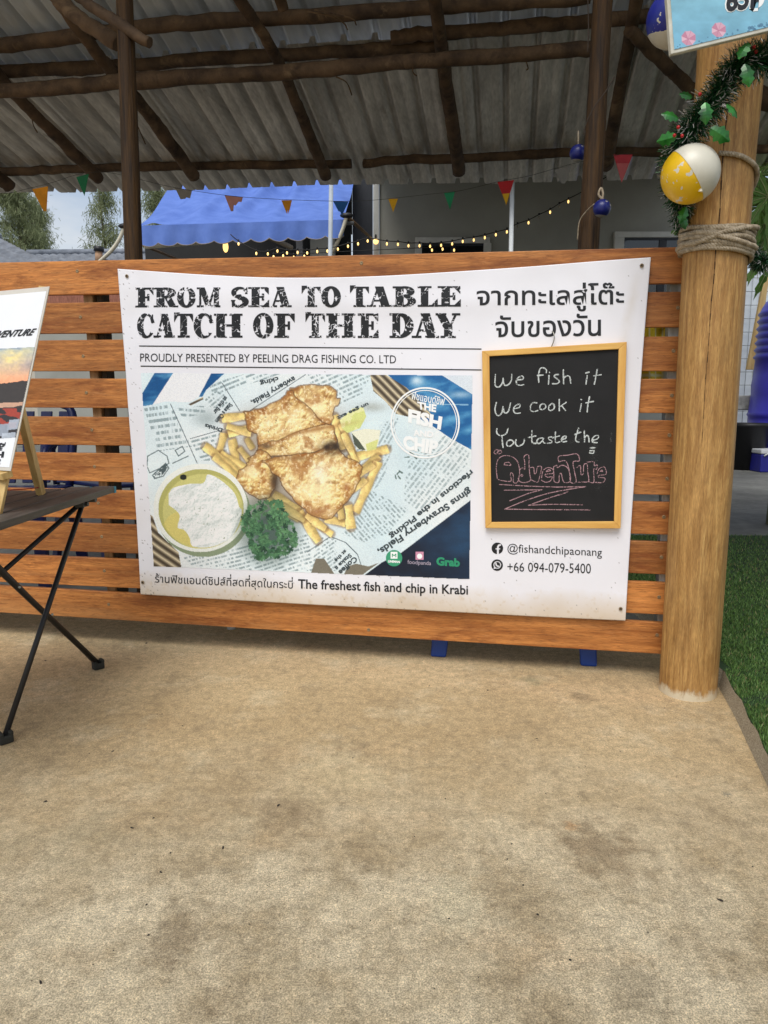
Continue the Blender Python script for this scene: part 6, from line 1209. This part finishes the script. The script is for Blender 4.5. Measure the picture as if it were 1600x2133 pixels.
gw = thing('panel_wall', 'pale wall behind a wire grid at the right of the golden post', 'wall', np.array([at(1580, 800, 11.2)[0], 11.2, 0])); xL = at(1470, 700, 11.2)[0]; MB().box((xL+2.5, 11.3, 1.4), (2.5, 0, 0), (0, .06, 0), (0, 0, 1.4)).build('wall_face', M('pale blue white wall', lin(206, 214, 220), .8, col2=lin(190, 198, 206), vs=2), gw); mb = MB()
for k in range(44): mb.tube([(xL+k*.11, 11.2, 0), (xL+k*.11, 11.2, 2.8)], .004, 4)
for k in range(14): mb.tube([(xL, 11.19, .1+k*.2), (xL+5, 11.19, .1+k*.2)], .004, 4)
mb.build('wire_grid', M('grey wire', lin(120, 124, 126), .5, .3), gw)
pl = MB().slab([at(1556, 770, 10.6), at(1572, 770, 10.6), at(1606, 560, 10.6), at(1596, 560, 10.6)], (0, .05, 0)).build('wooden_plank', M('tan plank', lin(190, 164, 112), .7, col2=lin(160, 132, 84), vs=4, stretch=(4, 4, .5)), bevel=.004); tag(pl, 'tan wooden plank leaning between the golden post and the water tank', 'plank')
# papaya plant
pb = np.array([at(1640, 800, 4.9)[0], 4.9, 0]); pap = thing('papaya_plant', 'green papaya plant with large lobed leaves right of the golden post', 'plant', pb); MB().tube([pb, pb+np.array([.02, 0, 1.1]), pb+np.array([0, .02, 2.25])], [.06, .05, .03], 12, True, .05).build('stem', M('papaya stem', lin(140, 140, 110), .8, col2=lin(100, 100, 76), vs=8), pap)
m_pl = M('papaya leaf', lin(140, 180, 92), .45, col2=lin(88, 136, 56), vs=6, spec=.4, rand=.3); m_vein = M('leaf vein', lin(176, 190, 130), .5)
def papleaf(px, py, Y, size, ang, tx, ty):
    c = at(px, py, Y); lobes = 7; e1 = np.array([math.cos(R(ang)), ty, math.sin(R(ang))]); e2 = np.array([-math.sin(R(ang)), tx, math.cos(R(ang))]); st0 = pb+Z*2.1; mb = MB()
    def pt(a, r): return c+(e1*math.sin(a)+e2*math.cos(a))*r*size+np.array([0, 0, -.25*r*r*size])
    vein = MB()
    for k in range(lobes):
        a = (k-3)*.72; Lk = 1-.09*abs(k-3); axis = [pt(a, r) for r in (0, .3, .62, Lk)]
        for s in (-1, 1):
            prof_ = [(0, 0), (.28, .34), (.42, .22), (.55, .30), (.62, .16), (.78, .20), (.84, .08), (Lk, 0)]; vs = [pt(a, 0)]+[pt(a+s*w_*1.0*(1-r*.35), r) for r, w_ in prof_[1:-1]]+[pt(a, Lk)]; mid_ = [pt(a, r) for r, _ in prof_]
            mb.add(mid_+vs, [(i, i+1, 8+i+1, 8+i) for i in range(7)])
        vein.tube([p+np.array([0, -.003, .001]) for p in axis], [.005*size/.3, .004*size/.3, .003*size/.3, .001], 4)
    lf_ = mb.build('leaf', m_pl, pap); OFF[lf_.name] = OFF[pap.name]; vein.build('vein', m_vein, lf_); MB().tube(spline([st0, (st0+c)/2+Z*.1, c], 4), .008, 6).build('leaf_stalk', m_vein, pap)
for a in ((1596, 345, 4.6, .20, 30, .2, .4), (1587, 395, 4.4, .21, 170, -.3, .2), (1602, 440, 4.7, .24, 140, .3, -.4), (1570, 470, 5.0, .18, -150, .5, .2), (1595, 500, 4.8, .22, 200, -.4, .4), (1612, 540, 5.1, .22, 160, .4, .1), (1640, 380, 4.8, .26, 90, .2, .1), (1650, 470, 4.7, .26, 120, -.2, .3), (1626, 300, 5.2, .22, 20, .5, .2), (1575, 520, 5.3, .16, -170, .6, -.3), (1583, 365, 4.3, .16, -160, .2, .1), (1580, 430, 4.25, .19, 150, .2, -.2), (1592, 470, 4.3, .2, -170, -.2, .1), (1586, 515, 4.4, .18, 165, .2, .2), (1600, 410, 4.2, .22, 100, .1, .2), (1424, 494, 4.9, .13, -60, .3, .2), (1690, 330, 5.0, .28, 60, .3, .3)): papleaf(*a)
